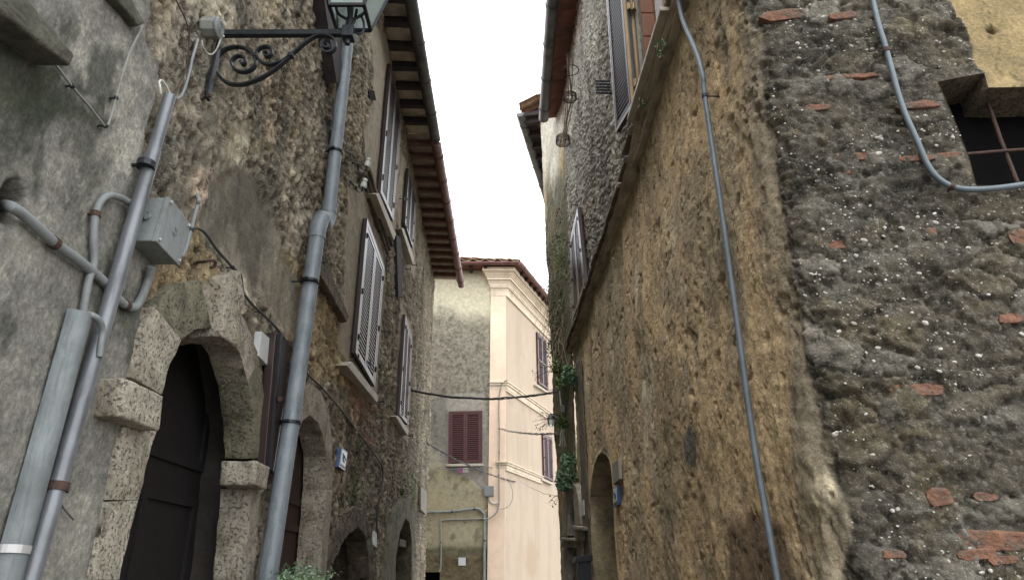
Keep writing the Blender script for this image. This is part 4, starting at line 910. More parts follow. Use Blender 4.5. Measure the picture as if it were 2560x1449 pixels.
def shade_p(U, S_, T_):
    a = fbm(U/1.2, T_/2.2, 121, 6, .6); b = fbm(U/.3, T_/.5, 122, 5, .6)
    base = np.zeros(S_.shape+(3,))+K2(214, 194, 170)
    base = mix(base, K2(202, 181, 156), sst(.0, .25, a)*.6); base = mix(base, K2(196, 170, 136), blob(2.2, 1.9, .5, .5, U, T_, 123)*.6)
    base = mix(base, K2(206, 182, 158), sst(.05, .2, b)*.4); base = mix(base, K2(196, 178, 158), sst(.05, .2, fbm(U/.25, T_/2.5, 124, 6, .6))*.5); base = mix(base, K2(178, 160, 140), (1-sst(.2, .9, np.abs(T_-6.0+.15*a)*3))*sst(-.02, .15, b)*.5); return b*.006, base, np.zeros(S_.shape)
us_ = np.arange(0, 8.01, .06); g = Vector((.357, 1, 0)).normalized()
wall_grid('wall', -.17+g.x*us_, 18+g.y*us_, np.full(len(us_), G.n.x), np.full(len(us_), G.n.y), us_, np.arange(0, 9.71, .06), shade_p, [], 'pinkwall', HE)
def plan(o0, o1, xl=-.6, L_=8.0, wrap=True):
    def cr(o): y = 18-o; x = (G.d+o-G.n.y*y)/G.n.x; return Vector((x, y, 0))
    def se(o): return cr(o)+g*L_
    return [Vector((xl, 18-o1, 0)), cr(o1), se(o1), se(o0), cr(o0), Vector((xl, 18-o0, 0))]
def mould(tiers, name, xl=-.6, L_=8.0, mat='cream'):
    mb = MB()
    for z0, z1, o1, dx in tiers:
        p = plan(-.02, o1, xl-dx, L_); mb.prism([q+Vector((0, 0, z0)) for q in p], (0, 0, z1-z0))
    return mb.build(name, mat, HE)
mb = MB(); p = [Vector((-.6, 17.95, 0)), Vector((-.175, 17.95, 0)), Vector((-.17, 18.02, 0)), Vector((-.6, 18.02, 0))]; mb.prism(p, (0, 0, 8.85)); mb.build('pilaster', 'pink', HE)
tt_ = [i/14 for i in range(15)]
mould([(8.84, 8.895, .05, .01)]+[(8.9+.6*tt_[i]+(.001 if i else 0), 8.9+.6*tt_[i+1], .045+.25*tt_[i]**1.7+(.03 if i in (4, 5, 9) else 0), .22*tt_[i]**1.7) for i in range(14)]+[(9.502, 9.62, .33, .24)], 'cornice')
mould([(6.10, 6.15, .045, 0), (6.153, 6.25, .055, 0), (6.253, 6.31, .09, 0), (6.313, 6.34, .12, 0)], 'string_course')
mould([(4.03, 4.08, .045, 0), (4.083, 4.16, .055, 0), (4.163, 4.21, .09, 0), (4.213, 4.24, .12, 0)], 'string_course', xl=-.42, L_=3.1)
window(HE, [E.px(*p_, .01) for p_ in ((1122, 1028), (1206, 1026), (1206, 1155), (1121, 1157))], E.n, 'redshut', 'redshut', 24, .05, label='dark red shuttered window in the bare stucco')
slab(HE, E, [(1115, 1158), (1209, 1157), (1209, 1163), (1115, 1164)], -.02, .12, 'sill')
window(HE, [G.px(*p_, .01) for p_ in ((1340, 829), (1363, 851), (1368, 974), (1343, 957))], G.n, 'redshut', 'redshut', 30, .05, midrail=.52, label='upper shuttered window in the pink wall')
slab(HE, G, [(1341, 959), (1371, 978), (1371, 982), (1341, 963)], -.02, .1, 'sill')
window(HE, [G.px(*p_, .01) for p_ in ((1354, 1083), (1377, 1092), (1380, 1203), (1357, 1191))], G.n, 'redshut', 'redshut', 26, .05, label='lower shuttered window in the pink wall')
slab(HE, G, [(1355, 1193), (1383, 1206), (1383, 1211), (1355, 1198)], -.02, .1, 'sill')
for x, y_ in ((1344, 956), (1369, 975), (1352, 1192), (1390, 1209)): shutter_dog(G, x, y_, HE, .12)
# roof of the end house
zc = 9.66; cr_ = Vector((.16, 17.52, 0)); se_ = cr_+g*9
mb = MB(); mb.prism([Vector((-5, 17.55, zc)), Vector((.14, 17.55, zc)), Vector(se_)+Vector((-.03, 0, zc)), Vector(se_)+Vector((-1, 0, zc)), Vector((-.5, 18.3, zc)), Vector((-5, 18.3, zc))], (0, 0, .05)); mb.build('eaves_boarding', 'redsoffit', HE)
for i in range(20):
    q = Vector((-.17, 18, zc-.05))+g*(.3+i*.42); mb = MB(); mb.bar(q-G.n*.1, q+G.n*.42, .08, .09); mb.build('rafter', 'beam', HE)
for i in range(7):
    mb = MB(); mb.bar((-.75-i*.42, 18.1, zc-.05), (-.75-i*.42, 17.6, zc-.05), .08, .09); mb.build('rafter', 'beam', HE)
gutter(HE, (-5, 17.5, zc+.02), (.2, 17.5, zc+.02), .075, 'gutred', 1, 10); gutter(HE, (.2, 17.46, zc+.02), Vector(se_)+Vector((.04, 0, zc+.02)), .075, 'gutred', 1, 14)
tile_roof(HE, (-5, 17.53, zc+.07), (.2, 17.53, zc+.07), (0, 1, 0), .8, 4, pitch=.34); tile_roof(HE, (.2, 17.53, zc+.07), Vector(se_)+Vector((.04, 0, zc+.07)), -G.n, .8, 4, pitch=.34)

# ================================================================== THINGS ON THE WALLS
# downpipe
def pipe():
    r = root('downpipe', 'blue grey painted downpipe with an elbow, running down the left rubble wall', 'downpipe', L.px(668, 1449, .1))
    up_ = [L.px(880, -60, .11), L.px(866, 130, .11), L.px(822, 528, .11)]; dn = [L.px(795, 570, .11), L.px(735, 1000, .11), L.px(668, 1449, .11)]
    dn.append(Vector((dn[-1].x, dn[-1].y, .05)))
    m = MB(); m.tube(up_, .052, 20, smooth=False); m.build('pipe', 'pipe', r, smooth=True)
    m = MB(); m.tube(dn, .056, 20, smooth=False); m.build('pipe', 'pipe', r, smooth=True)
    a, b = up_[-1], dn[0]; m = MB(); m.tube([a+(a-up_[1]).normalized()*-.08, a, a+Vector((0, 0, -.05)), (a*.62+b*.38)+Vector((0, 0, -.055)), (a*.3+b*.7)+Vector((0, 0, .04)), b, b+(dn[1]-b).normalized()*.09], .061, 20); m.build('elbow', 'pipe', r, smooth=True)
    for x, y_, t in ((838, 379, .054), (773, 703, .058), (726, 1055, .058)):
        p_ = L.px(x, y_, .11); m = MB(); clip_ring(m, p_, (0, 0, 1), t+.008, 20, 0, .018); m.tube([p_-L.n*.05, p_-L.n*.13], .007, 6, smooth=False); m.box(p_+Vector((.0, -t-.012, 0)), (.012, 0, 0), (0, .012, 0), (0, 0, .006)); m.build('pipe_clip', 'iron', r)
pipe()
def pole():
    p0, p1 = L.px(424, 240, .06), L.px(88, 1400, .06); d = (p1-p0).normalized(); p2 = p1+d*.8
    r = root('conduit_pole', 'straight grey steel tube with an open top, beside the cover on the cement wall', 'conduit', p2)
    m = MB(); m.tube([p0, p0+d*.28], .024, 20, smooth=False); m.build('collar', 'conduit', r, smooth=True)
    m = MB(); m.tube([p0+d*.28, p2], .027, 20, smooth=False); m.build('tube', 'conduit', r, smooth=True)
    m = MB(); m.tube([p0-d*.002, p0-d*.004], .019, 16, smooth=False); m.build('tube_mouth', 'inner', r)
    for x, y_, mt in ((365, 412, 'iron'), (143, 1215, 'rust')):
        p_ = L.px(x, y_, .06); m = MB(); clip_ring(m, p_, d, .034, 18, 0, .026); m.tube([p_, p_-L.n*.09], .008, 6, smooth=False); m.build('clamp', mt, r)
pole()
def cover():
    p0, p1 = L.px(186, 785, .02), L.px(14, 1400, .02); d = (p1-p0).normalized(); p2 = p1+d*.9; side = d.cross(L.n).normalized()
    r = root('cable_cover', 'wide half round galvanised cable cover rising up the cement wall', 'cable cover', p2)
    m = MB(); k = 14; vs = []
    for p_ in (p0, p0+(p2-p0)*.5, p2):
        for j in range(k+1):
            a = math.pi*j/k; vs.append(p_+side*math.cos(a)*.047+L.n*(math.sin(a)*.05+.004))
    fs = [(i*(k+1)+j, i*(k+1)+j+1, (i+1)*(k+1)+j+1, (i+1)*(k+1)+j) for i in range(2) for j in range(k)]+[tuple(range(k+1)), tuple(2*(k+1)+j for j in range(k+1))]
    m.add(vs, fs); m.build('channel', 'cover', r, smooth=True)
    q = L.px(22, 1362, .02); m = MB(); vs = []
    for s_ in (0, .022):
        for j in range(k+1): a = math.pi*j/k; vs.append(q+d*s_+side*math.cos(a)*.051+L.n*(math.sin(a)*.054+.004))
    m.add(vs, [(j, j+1, k+2+j, k+1+j) for j in range(k)]); m.build('strap', 'whiteframe', r)
cover()
def on(plane, pts, off=.015): return [plane.px(*(p[:2]), (p[2] if len(p) > 2 else off)) for p in pts]
def cable(name, pts, r, mat, label, cat, clips=(), k=10, plane=L, off=.02, group=None, clipmat='rust', tuck=True):
    P = on(plane, pts, off); m = MB(); m.tube(P, r, k)
    if not clips: return tag(m.build(name, mat, smooth=True), label, cat, group)
    o = root(name, label, cat, P[-1], group); m.build(cat.split()[-1], mat, o, smooth=True)
    for i in clips:
        d = (P[min(i+1, len(P)-1)]-P[max(i-1, 0)]).normalized(); c = MB(); clip_ring(c, P[i], d, r+.004, 12, 0, r*.9+.006); c.tube([P[i], P[i]-plane.n*(off+.02)], .004, 6, smooth=False); c.build('clip', clipmat, o)
    return o
cable('conduit', [(8, 512, -.06), (30, 517), (60, 538), (100, 573), (135, 606), (190, 645), (228, 676), (264, 708), (290, 742), (314, 762), (336, 767), (352, 746), (369, 703), (379, 667, .05)], .0165, 'pvc', 'thick grey conduit out of the dark hole, sagging under the junction box', 'conduit', (4, 9), off=.03)
cable('conduit', [(204, 800), (221, 703), (235, 655), (234, 595), (239, 534), (254, 500), (275, 488), (304, 495), (329, 511), (354, 533), (368, 541, .06)], .013, 'pvc', 'pale grey conduit looping up from the cover and over to the junction box', 'conduit', (4,), off=.03)
cable('conduit', [(207, 800, .02), (215, 787, .05), (232, 788, .075), (250, 803, .085), (256, 829, .085), (252, 860, .085), (249, 890, .085)], .011, 'pvc', 'short grey hooked conduit bent over the steel tube beside the cover top', 'conduit')
cable('conduit', [(490, 484, -.02), (496, 498), (494, 512), (487, 534), (477, 574), (470, 600), (463, 624), (452, 640, .06)], .0095, 'pvc', 'thin grey conduit from the hole in the pink patch down to the junction box', 'conduit', (4,), off=.06, clipmat='black')
cable('cable', [(478, 573), (490, 569), (505, 575), (520, 590), (533, 610), (548, 630), (566, 650), (582, 668), (600, 684), (604, 700), (609, 730), (628, 757), (650, 778), (675, 802), (700, 830), (725, 866), (748, 905), (775, 940), (805, 968), (850, 1020), (880, 1060), (915, 1105), (940, 1140), (955, 1165), (957, 1200), (950, 1230), (944, 1250), (942, 1300), (945, 1345)], .0075, 'cable', 'dark cable draped over the big arch and along the rubble wall past the blue plaque', 'cable', (7, 12, 18, 21), off=.035, clipmat='iron')
cable('cable', [(-60, -70), (5, 15), (60, 72), (130, 150), (180, 215), (225, 268), (252, 303), (264, 314), (273, 304), (290, 245), (305, 190), (325, 130), (350, 78), (356, 60, -.01)], .0042, 'gcable', 'thin grey cable turning in a V shape across the cement wall', 'cable', (4, 7, 9), k=8, off=.034, clipmat='iron')
cable('cable', [(402, 234, .06), (400, 218, .06), (398, 205, .05), (404, 201, .05), (414, 212, .055), (424, 232, .06)], .0045, 'wcable', 'white wire loop beside the open top of the steel tube', 'cable')
cable('cable', [(426, 238, .06), (440, 246, .05), (452, 240), (460, 225), (468, 200), (477, 165), (481, 145), (490, 115), (495, 97)], .0065, 'pvc', 'grey cable from the steel tube up to the round box by the lamp', 'cable', off=.03)
cable('cable', [(428, 234, .06), (445, 215), (462, 180), (470, 140), (473, 90), (466, 55), (450, 20), (425, -30)], .003, 'rust', 'thin rusty wire rising past the round box towards the roof', 'wire', off=.03)
cable('cable', [(504, 100, .05), (508, 118), (522, 135, .05), (535, 132, .07), (545, 115, .09), (552, 98, .1), (560, 90, .12)], .0035, 'wcable', 'white wires from the round box to the lamp bracket', 'cable', off=.05)
def jbox():
    fr = [(417, 490), (470, 560), (442, 664), (382, 602)]; o = root('junction_box', 'big grey square junction box on the left wall above the arch', 'junction box', L.px(430, 640))
    P = [L.px(*p_, .105) for p_ in fr]; c = sum(P, Vector((0, 0, 0)))/4; m = MB(); m.prism([c+(p_-c)*.97 for p_ in P], -L.n*.1); m.build('box_body', 'pvc', o, bevel=.006)
    m = MB(); m.prism([p_+L.n*.012 for p_ in P], -L.n*.018); m.build('lid', 'pvc', o, bevel=.003)
    for p_ in P:
        q = c+(p_-c)*.84+L.n*.012; m = MB(); m.lathe(q, L.n, [(.007, 0), (.007, .006), (.004, .008)], 10); m.build('screw', 'whiteframe', o)
    for rr in (.018, .011):
        q = c+L.n*.0125; u = (P[1]-P[0]).normalized(); v = L.n.cross(u); m = MB(); m.tube([q+(u*math.cos(a)+v*math.sin(a))*rr for a in [2*math.pi*i/20 for i in range(21)]], .0015, 5, smooth=False); m.build('ring_mark', 'conduit', o)
    a = L.px(366, 541, .05); m = MB(); m.lathe(a, (P[3]-P[0]).cross(L.n)*-1 if False else (P[1]-P[0]).normalized(), [(.017, -.01), (.02, -.008), (.024, .03), (.026, .06)], 16); m.build('gland', 'conduit', o)
jbox()
def rbox():
    o = root('junction_box', 'small weathered round lidded box beside the lamp bracket', 'junction box', L.px(508, 100)); c = L.px(508, 70, .0)
    m = MB(); m.lathe(c, L.n, [(.05, 0), (.052, .01), (.05, .06), (.044, .066)], 8); m.build('box_body', 'gcable', o, bevel=.003)
    m = MB(); m.lathe(c+L.n*.067, L.n, [(.052, 0), (.052, .01), (.046, .015)], 20)
    for rr in (.036, .024, .012): m.lathe(c+L.n*.081, L.n, [(rr, 0), (rr, .004), (rr-.004, .004), (rr-.004, 0)], 20)
    m.build('lid', 'pvc', o)
rbox()
# street lamp on its scrolled bracket, arm square to the wall
def lamp():
    V = vplane(2.72); q = lambda x, y: V.px(400+x/2.898, y/2.898)
    o = root('street_lamp', 'black wrought iron lantern on a scrolled bracket on the left wall', 'street lamp', q(450, 600))
    m = MB(); a, b = L.px(557, 62, .04), L.px(519, 248, .04); m.bar(a, b, .036, .014, L.n); m.build('wall_plate', 'iron', o, bevel=.003)
    for (x, y) in ((553, 72), (522, 238)): m = MB(); m.lathe(L.px(x, y, .047), L.n, [(.012, 0), (.012, .008), (.007, .012)], 8); m.build('bolt', 'rust', o)
    A, B = q(445, 245), q(1400, 250); B.z = A.z+.004; m = MB(); m.bar(A, B, .03, .032); m.build('arm', 'iron', o, bevel=.003)
    def flat(pts, w=.026, t=.009, name='scroll'):
        P = catmull([q(*p_) for p_ in pts], 5); m = MB(); yv = Vector((0, w/2, 0)); vs = []
        for i, p_ in enumerate(P):
            d = (P[min(i+1, len(P)-1)]-P[max(i-1, 0)]).normalized(); n_ = d.cross(Vector((0, 1, 0))).normalized()*t/2; vs += [p_-yv-n_, p_+yv-n_, p_+yv+n_, p_-yv+n_]
        n = len(P); m.add(vs, [(i*4+j, i*4+(j+1) % 4, (i+1)*4+(j+1) % 4, (i+1)*4+j) for i in range(n-1) for j in range(4)]+[(0, 1, 2, 3), tuple(4*(n-1)+j for j in range(4))]); m.build(name, 'iron', o)
    flat([(1213, 322), (1222, 336), (1208, 350), (1186, 342), (1178, 320), (1195, 300), (1180, 304), (1168, 325), (1176, 360), (1205, 382), (1245, 375), (1272, 340), (1268, 298), (1238, 268), (1190, 257), (1130, 264), (1060, 305), (1000, 355), (950, 402), (870, 475), (770, 545), (670, 592), (580, 614), (500, 605), (445, 570), (412, 520), (404, 465), (422, 410), (465, 365), (530, 342), (600, 345), (655, 375), (688, 420), (692, 465), (668, 502), (615, 522), (565, 515), (528, 488), (520, 450), (540, 418), (578, 405), (610, 420), (620, 445), (605, 468), (588, 460), (585, 445)])
    flat([(955, 398), (890, 442), (810, 468), (750, 458), (712, 425), (700, 385), (722, 352), (770, 338), (803, 352), (812, 385), (792, 408), (765, 408), (752, 388), (765, 374), (774, 382)])
    for x, y in ((950, 402), (692, 405)): m = MB(); c = q(x, y); m.box(c, (.013, 0, 0), (0, .017, 0), (0, 0, .011)); m.build('collar', 'iron', o, bevel=.003)
    ax = q(1365, 250); x0, y0 = ax.x, 2.72; z0 = A.z
    m = MB(); m.box((x0, y0, z0), (.03, 0, 0), (0, .03, 0), (0, 0, .034)); m.build('socket', 'iron', o, bevel=.005)
    m = MB(); m.lathe((x0, y0, z0-.075), (0, 0, 1), [(.004, 0), (.014, .008), (.016, .02), (.012, .03), (.012, .045)], 12); m.build('finial', 'iron', o, smooth=True)
    m = MB(); m.tube([(x0, y0, z0+.03), (x0, y0, z0+.1)], .02, 12, smooth=False); m.build('stem', 'iron', o, smooth=True)
    zb, zt = z0+.105, z0+.48; hb, ht = .088, .165
    cb = [Vector((x0+sx*hb, y0+sy*hb, zb)) for sx, sy in ((-1, -1), (1, -1), (1, 1), (-1, 1))]; ct = [Vector((x0+sx*ht, y0+sy*ht, zt)) for sx, sy in ((-1, -1), (1, -1), (1, 1), (-1, 1))]
    m = MB()
    for i in range(4): m.bar(cb[i], cb[(i+1) % 4], .016, .016); m.bar(ct[i], ct[(i+1) % 4], .022, .026); m.bar(cb[i], ct[i], .016, .016)
    m.build('lantern_frame', 'black', o)
    for i in range(4):
        j = (i+1) % 4; c = (cb[i]+cb[j]+ct[i]+ct[j])/4; inn = (Vector((x0, y0, c.z))-c).normalized()*.004; m = MB(); m.hexa([cb[i], cb[j], ct[j], ct[i]], [cb[i]+inn, cb[j]+inn, ct[j]+inn, ct[i]+inn]); m.build('glass_pane', 'glass', o)
    for s_ in (-1, 1):
        for ax_ in (0, 1):
            e = Vector((s_*hb, 0, 0)) if ax_ else Vector((0, s_*hb, 0)); m = MB(); m.tube([Vector((x0, y0, zb-.02)), Vector((x0, y0, zb))+e*.35, Vector((x0, y0, zb+.04))+e*.8, Vector((x0, y0, zb+.15))+e*1.1], .008, 8); m.build('prong', 'iron', o, smooth=True)
    m = MB(); m.tube([(x0, y0, zb), (x0, y0, zb+.09)], .012, 10, smooth=False); m.build('lamp_stem', 'black', o); m = MB(); m.lathe((x0, y0, zb+.09), (0, 0, 1), [(.02, 0), (.034, .03), (.036, .08), (.03, .1)], 14); m.build('lamp_holder', 'black', o, smooth=True)
    m = MB(); m.lathe((x0, y0, zb+.19), (0, 0, 1), [(.02, 0), (.045, .03), (.05, .09), (.03, .15), (.005, .17)], 16); m.build('bulb', 'grout', o, smooth=True)
    m = MB(); ap = Vector((x0, y0, zt+.2)); k = [Vector((x0+sx*(ht+.03), y0+sy*(ht+.03), zt+.013)) for sx, sy in ((-1, -1), (1, -1), (1, 1), (-1, 1))]; k2 = [Vector((x0+sx*.05, y0+sy*.05, zt+.16)) for sx, sy in ((-1, -1), (1, -1), (1, 1), (-1, 1))]
    m.hexa(k, k2); m.lathe((x0, y0, zt+.16), (0, 0, 1), [(.045, 0), (.045, .05), (.06, .055), (.02, .1), (.01, .15)], 12); m.build('lantern_roof', 'black', o)
    m = MB(); m.tube([(x0+.03, y0, z0+.01), (x0+.06, y0, z0-.0), (x0+.075, y0, z0+.03), (x0+.07, y0, z0+.08), (x0+.05, y0+.02, zb+.03)], .006, 8); m.build('lamp_cable', 'black', o, smooth=True)
lamp()
# boards, plaques, small ironwork on the left row
def flatobj(name, plane, pts, o0, o1, mat, label, cat, bevel=.003, group=None, rough=0, sub=.1):
    m = MB(); m.prism([plane.px(x, y, o1) for x, y in pts], plane.n*(o0-o1)); return tag(m.build(name, mat, bevel=bevel, rough=rough, sub=sub), label, cat, group)
flatobj('wall_post', L, [(800, -70), (838, -70), (858, 200), (842, 208)], 0, .1, 'beam', 'dark brown timber post end fixed high on the wall behind the lamp', 'post')
flatobj('plaque', L, [(654, 827), (678, 848), (669, 912), (646, 888)], -.02, .036, 'plaque', 'blank white rectangular plaque between the big arch and the brown boards', 'plaque')
bp_ = root('folded_shutter', 'two tall dark brown folded metal boards standing between the arch and the downpipe', 'shutter', L.px(675, 1175))
m = MB(); m.prism([L.px(x, y, .07) for x, y in ((689, 831), (706, 831), (677, 1172), (661, 1164))], -L.n*.05); m.build('panel', 'shutter', bp_, bevel=.003)
m = MB(); m.prism([L.px(x, y, .05) for x, y in ((708, 846), (724, 850), (693, 1182), (679, 1174))], -L.n*.04); m.build('panel', 'shutter', bp_, bevel=.003)
m = MB(); m.prism([L.px(x, y, .085) for x, y in ((703, 831), (709, 834), (681, 1174), (676, 1172))], -L.n*.06); m.build('stile', 'black', bp_, bevel=.002)
m = MB(); m.tube([L.px(700, 996, .03), L.px(700, 996, .11)], .016, 10, smooth=False); m.build('knob', 'rust', bp_)
flatobj('wall_strip', L, [(991, 588), (1003, 591), (1007, 742), (996, 740)], 0, .06, 'beam', 'dark brown vertical metal strip between the upper and lower far windows', 'metal strip')
flatobj('name_board', L, [(1052, 1214), (1067, 1228), (1066, 1285), (1052, 1272)], 0, .05, 'board', 'grey board fixed at the far corner of the left row', 'board')
flatobj('plaque', L, [(936, 1325), (943, 1332), (942, 1368), (933, 1360)], 0, .03, 'plaque', 'small pale plaque between the dark low arch and the mossy arch', 'plaque')
vb = root('vent', 'small square dark vent opening beside the upper window', 'vent', L.px(920, 250))
f = quadmap([L.px(*p_, .0) for p_ in ((911, 224), (926, 226), (931, 250), (915, 248))], L.n); m = MB(); cell(m, f, 0, 1, 0, 1, -.02, .045); m.build('vent_box', 'inner', vb, bevel=.003)  # solid block, the hole's inner shade given by its dark colour
def tileplaque(plane, pts, label, lift=.045):
    o = root('tile_plaque', label, 'plaque', plane.px(*pts[3])); f = quadmap([plane.px(*p_, lift) for p_ in pts], plane.n)
    m = MB(); cell(m, f, 0, 1, 0, 1, -.05, .012); m.build('border', 'blue', o, bevel=.002); m = MB(); cell(m, f, .1, .9, .08, .8, .0125, .015); m.build('glazed_field', 'grout', o)
    # a blue scroll ornament on the white field and a strip below
    m = MB(); pts_ = [f(.5+.26*math.cos(a)*(1-a/9), .42+.24*math.sin(a)*(1-a/9), .0165) for a in [i*.35 for i in range(20)]]; m.tube(pts_, .006, 5, smooth=False)
    m.tube([f(.3, .22, .0165), f(.42, .6, .0165), f(.62, .66, .0165)], .005, 5, smooth=False); m.build('ornament', 'blue', o)
    m = MB(); cell(m, f, .14, .86, .84, .92, .0125, .015); m.build('lettering_strip', 'iron', o)
tileplaque(L, ((851, 1118), (866, 1129), (859, 1175), (844, 1165)), 'blue bordered glazed tile plaque beside the pointed doorway')
tileplaque(R, ((1536, 1218), (1546, 1212), (1547, 1259), (1537, 1267)), 'blue bordered glazed tile plaque beside the tall niche', .016)
flatobj('panel', R, [(1530, 1158), (1545, 1146), (1548, 1196), (1533, 1210)], 0, .03, 'board', 'plain grey panel above the glazed plaque by the niche', 'panel')
flatobj('plaque', R, [(1454, 1252), (1459, 1247), (1460, 1285), (1455, 1290)], 0, .03, 'plaque', 'small white plaque at the far end of the yellow wall near the portal', 'plaque')
flatobj('plaster_strip', R, [(1440, 905), (1450, 900), (1480, 1449), (1463, 1449)], 0, .02, 'stone_rim', 'narrow vertical mortar strip at the far end of the yellow wall', 'plaster strip', rough=.008, sub=.06)
def insulator(x, y, label, grp, hook):
    o = root('insulator', label, 'insulator', L.px(x, y), group=grp); c = L.px(x, y, .1)
    m = MB(); m.lathe(c+Vector((0, 0, -.03)), (.15, 0, 1), [(.028, 0), (.031, .01), (.031, .05), (.02, .058), (.018, .068), (.026, .075), (.026, .095), (.016, .105)], 18); m.build('porcelain', 'porcelain', o, smooth=True)
    m = MB(); m.tube([L.px(*hook[0], -.02), L.px(*hook[0], .02)]+[L.px(*h, .05) for h in hook[1:]]+[c+Vector((0, 0, -.06)), c+Vector((0, 0, -.02))], .0085, 8); m.build('hook', 'rust' if False else 'black', o, smooth=True)
insulator(917, 410, 'white porcelain insulator, upper of the pair on hooks', 'insulators on iron hooks', [(882, 407), (893, 408), (896, 422), (904, 428), (912, 425)])
insulator(908, 462, 'white porcelain insulator, lower of the pair on hooks', 'insulators on iron hooks', [(876, 452), (884, 462), (890, 464), (891, 474), (899, 480), (906, 475)])
m = MB(); m.tube([L.px(494, 655, -.01), L.px(496, 655, .04), L.px(512, 653, .09), L.px(530, 650, .12), L.px(537, 652, .12), L.px(539, 660, .12), L.px(533, 667, .11), L.px(526, 668, .1)], .007, 10); tag(m.build('iron_hook', 'rust', smooth=True), 'rusty iron hook sticking out above the big arch', 'hook')
m = MB(); m.tube([L.px(151, 1249, .01), L.px(160, 1270, .025), L.px(184, 1298, .05)], .0028, 6); tag(m.build('wire_end', 'cable', smooth=True), 'short dark wire end poking from the cement wall', 'wire')

# right side pipes and cables
cable('conduit', [(1690, -60), (1700, 20), (1712, 62), (1740, 128), (1757, 190), (1762, 240), (1800, 500), (1842, 800), (1882, 1090), (1918, 1300), (1944, 1449), (1975, 1620)], .0135, 'bluepipe', 'blue grey conduit running down the yellow wall near the corner', 'conduit', (5,), plane=R, off=.055, clipmat='iron', k=12)
cable('conduit', [(2165, -80), (2182, 0), (2196, 60), (2216, 125), (2243, 225), (2263, 285), (2290, 345), (2318, 410), (2345, 445), (2380, 466), (2420, 473), (2480, 471), (2560, 461), (2700, 440)], .0115, 'bluepipe', 'thin grey conduit curving down the dark pebbly wall and under the barred window', 'conduit', (3, 9), plane=F, off=.035, k=12)
# letter box like black box by the portal
o = root('wall_box', 'black lidded box on the yellow wall beside the stone portal', 'box', R.px(1470, 1449)); c = R.px(1478, 1420, .0)
t = Vector((-.03, 1, 0)).normalized(); U3 = Vector((0, 0, 1)); m = MB(); m.box(c+R.n*.08+U3*-.14, R.n*.075, t*.13, U3*.22); m.build('box_body', 'black', o, bevel=.01)
m = MB(); p_ = [c+t*-.15+U3*.08, c+t*-.15+U3*.15, c+t*-.15+R.n*.18+U3*.12, c+t*-.15+R.n*.2+U3*.06]; m.prism(p_, t*.3); m.build('lid', 'black', o, bevel=.005)
# iron ring holders and bundle of canes high on the right wall
def rings(cx, cy, n, rad, label, off=.12, dz=.022, canes=False):
    w_ = R.px(cx, cy); c = w_+R.n*off; o = root('ring_holder', label, 'ring holder', w_, group='iron ring holders on the right wall')
    for i in range(n):
        m = MB(); rr = rad*(1+.05*math.sin(i)); m.tube([c+Vector((rr*math.cos(a), rr*math.sin(a), i*dz)) for a in [2*math.pi*j/24 for j in range(25)]], .0065, 6, smooth=False); m.build('ring', 'rust', o, smooth=True)
    m = MB(); m.tube([w_, w_+R.n*(off-rad)], .009, 6, smooth=False); m.build('bracket', 'rust', o); return c
c1 = rings(1449, 176, 1, .105, 'single open iron ring holder, top one of three'); c2 = rings(1447, 248, 4, .085, 'dark coiled iron holder with canes, middle one of three'); c3 = rings(1428, 358, 6, .1, 'rusty coiled iron holder at the foot of the canes, lowest of three')
for grp, (ca, cb_, mt, nn) in enumerate(((c1, c2, 'rust', 5), (c2, c3, 'bamboo', 8))):
    for i in range(nn):
        m = MB(); j = lambda r__: Vector((random.uniform(-r__, r__), random.uniform(-r__, r__), random.uniform(-.02, .05))); m.tube([ca+j(.07)+Vector((0, 0, .25 if grp == 0 else 0)), cb_+j(.06)], .006, 6, smooth=False)
        tag(m.build('cane', mt, smooth=True), 'thin brown cane standing in the upper ring holders' if grp == 0 else 'pale dry cane between the middle and lowest ring holders', 'cane', 'upper brown canes' if grp == 0 else 'lower pale canes')
o = root('wall_grille', 'small black square grille sticking out beside the open louvred leaf', 'grille', R.px(1530, 230)); a = R.px(1530, 218); t = (R.n).normalized()
for i in range(6): m = MB(); m.box(a+R.n*(.02+i*.026)+U3*0, R.n*.004, Vector((0, .01, 0)), U3*.075); m.build('upright', 'black', o)
for i in range(5): m = MB(); m.box(a+R.n*.085+U3*(-.07+i*.035), R.n*.075, Vector((0, .01, 0)), U3*.005); m.build('crossbar', 'black', o)
m = MB(); m.tube([R.px(1527, 150, .05), R.px(1531, 172, .08), R.px(1520, 200, .08)], .006, 6); tag(m.build('stay_hook', 'black', smooth=True), 'black iron stay hook behind the open louvred leaf', 'hook')

# aerial cables
def aerial(a, b, sag, r, mat, label, strands=2, group=None):
    a, b = Vector(a), Vector(b); o = root('aerial_cable', label, 'cable', a, group)
    for s_ in range(strands):
        m = MB(); pts = []
        for i in range(25):
            t_ = i/24; ph = t_*38+s_*math.pi*2/strands; pts.append(a.lerp(b, t_)+Vector((0, math.sin(ph)*r*1.3, math.cos(ph)*r*1.3-sag*4*t_*(1-t_)+noise.noise(Vector((t_*6, s_*.3, a.x)))*.012)))
        m.tube(pts, r, 6); m.build('strand', mat, o, smooth=True)
    return o
aerial(L.px(1028, 974, .03), C.px(1398, 977, .03), .13, .009, 'cable', 'dark twisted cable sagging across the alley above the red shuttered window', 3)
aerial(L.px(1067, 1106, .02), G.px(1289, 1203, .05), .1, .010, 'cable', 'dark cable falling from the left row to the pink corner', 2)
aerial(E.px(1249, 1070, .1), C.px(1396, 1083, .03), .05, .010, 'gcable', 'grey twin cable from the pink pilaster to the mossy house', 2)
aerial(G.px(1287, 1187, .05), C.px(1404, 1240, .03), .1, .004, 'gcable', 'thin slack wire in front of the pink wall', 1)
aerial(E.px(1098, 1170, .25), E.px(1226, 1166, .25), .03, .006, 'pvc', 'grey washing line below the red shuttered window', 2)
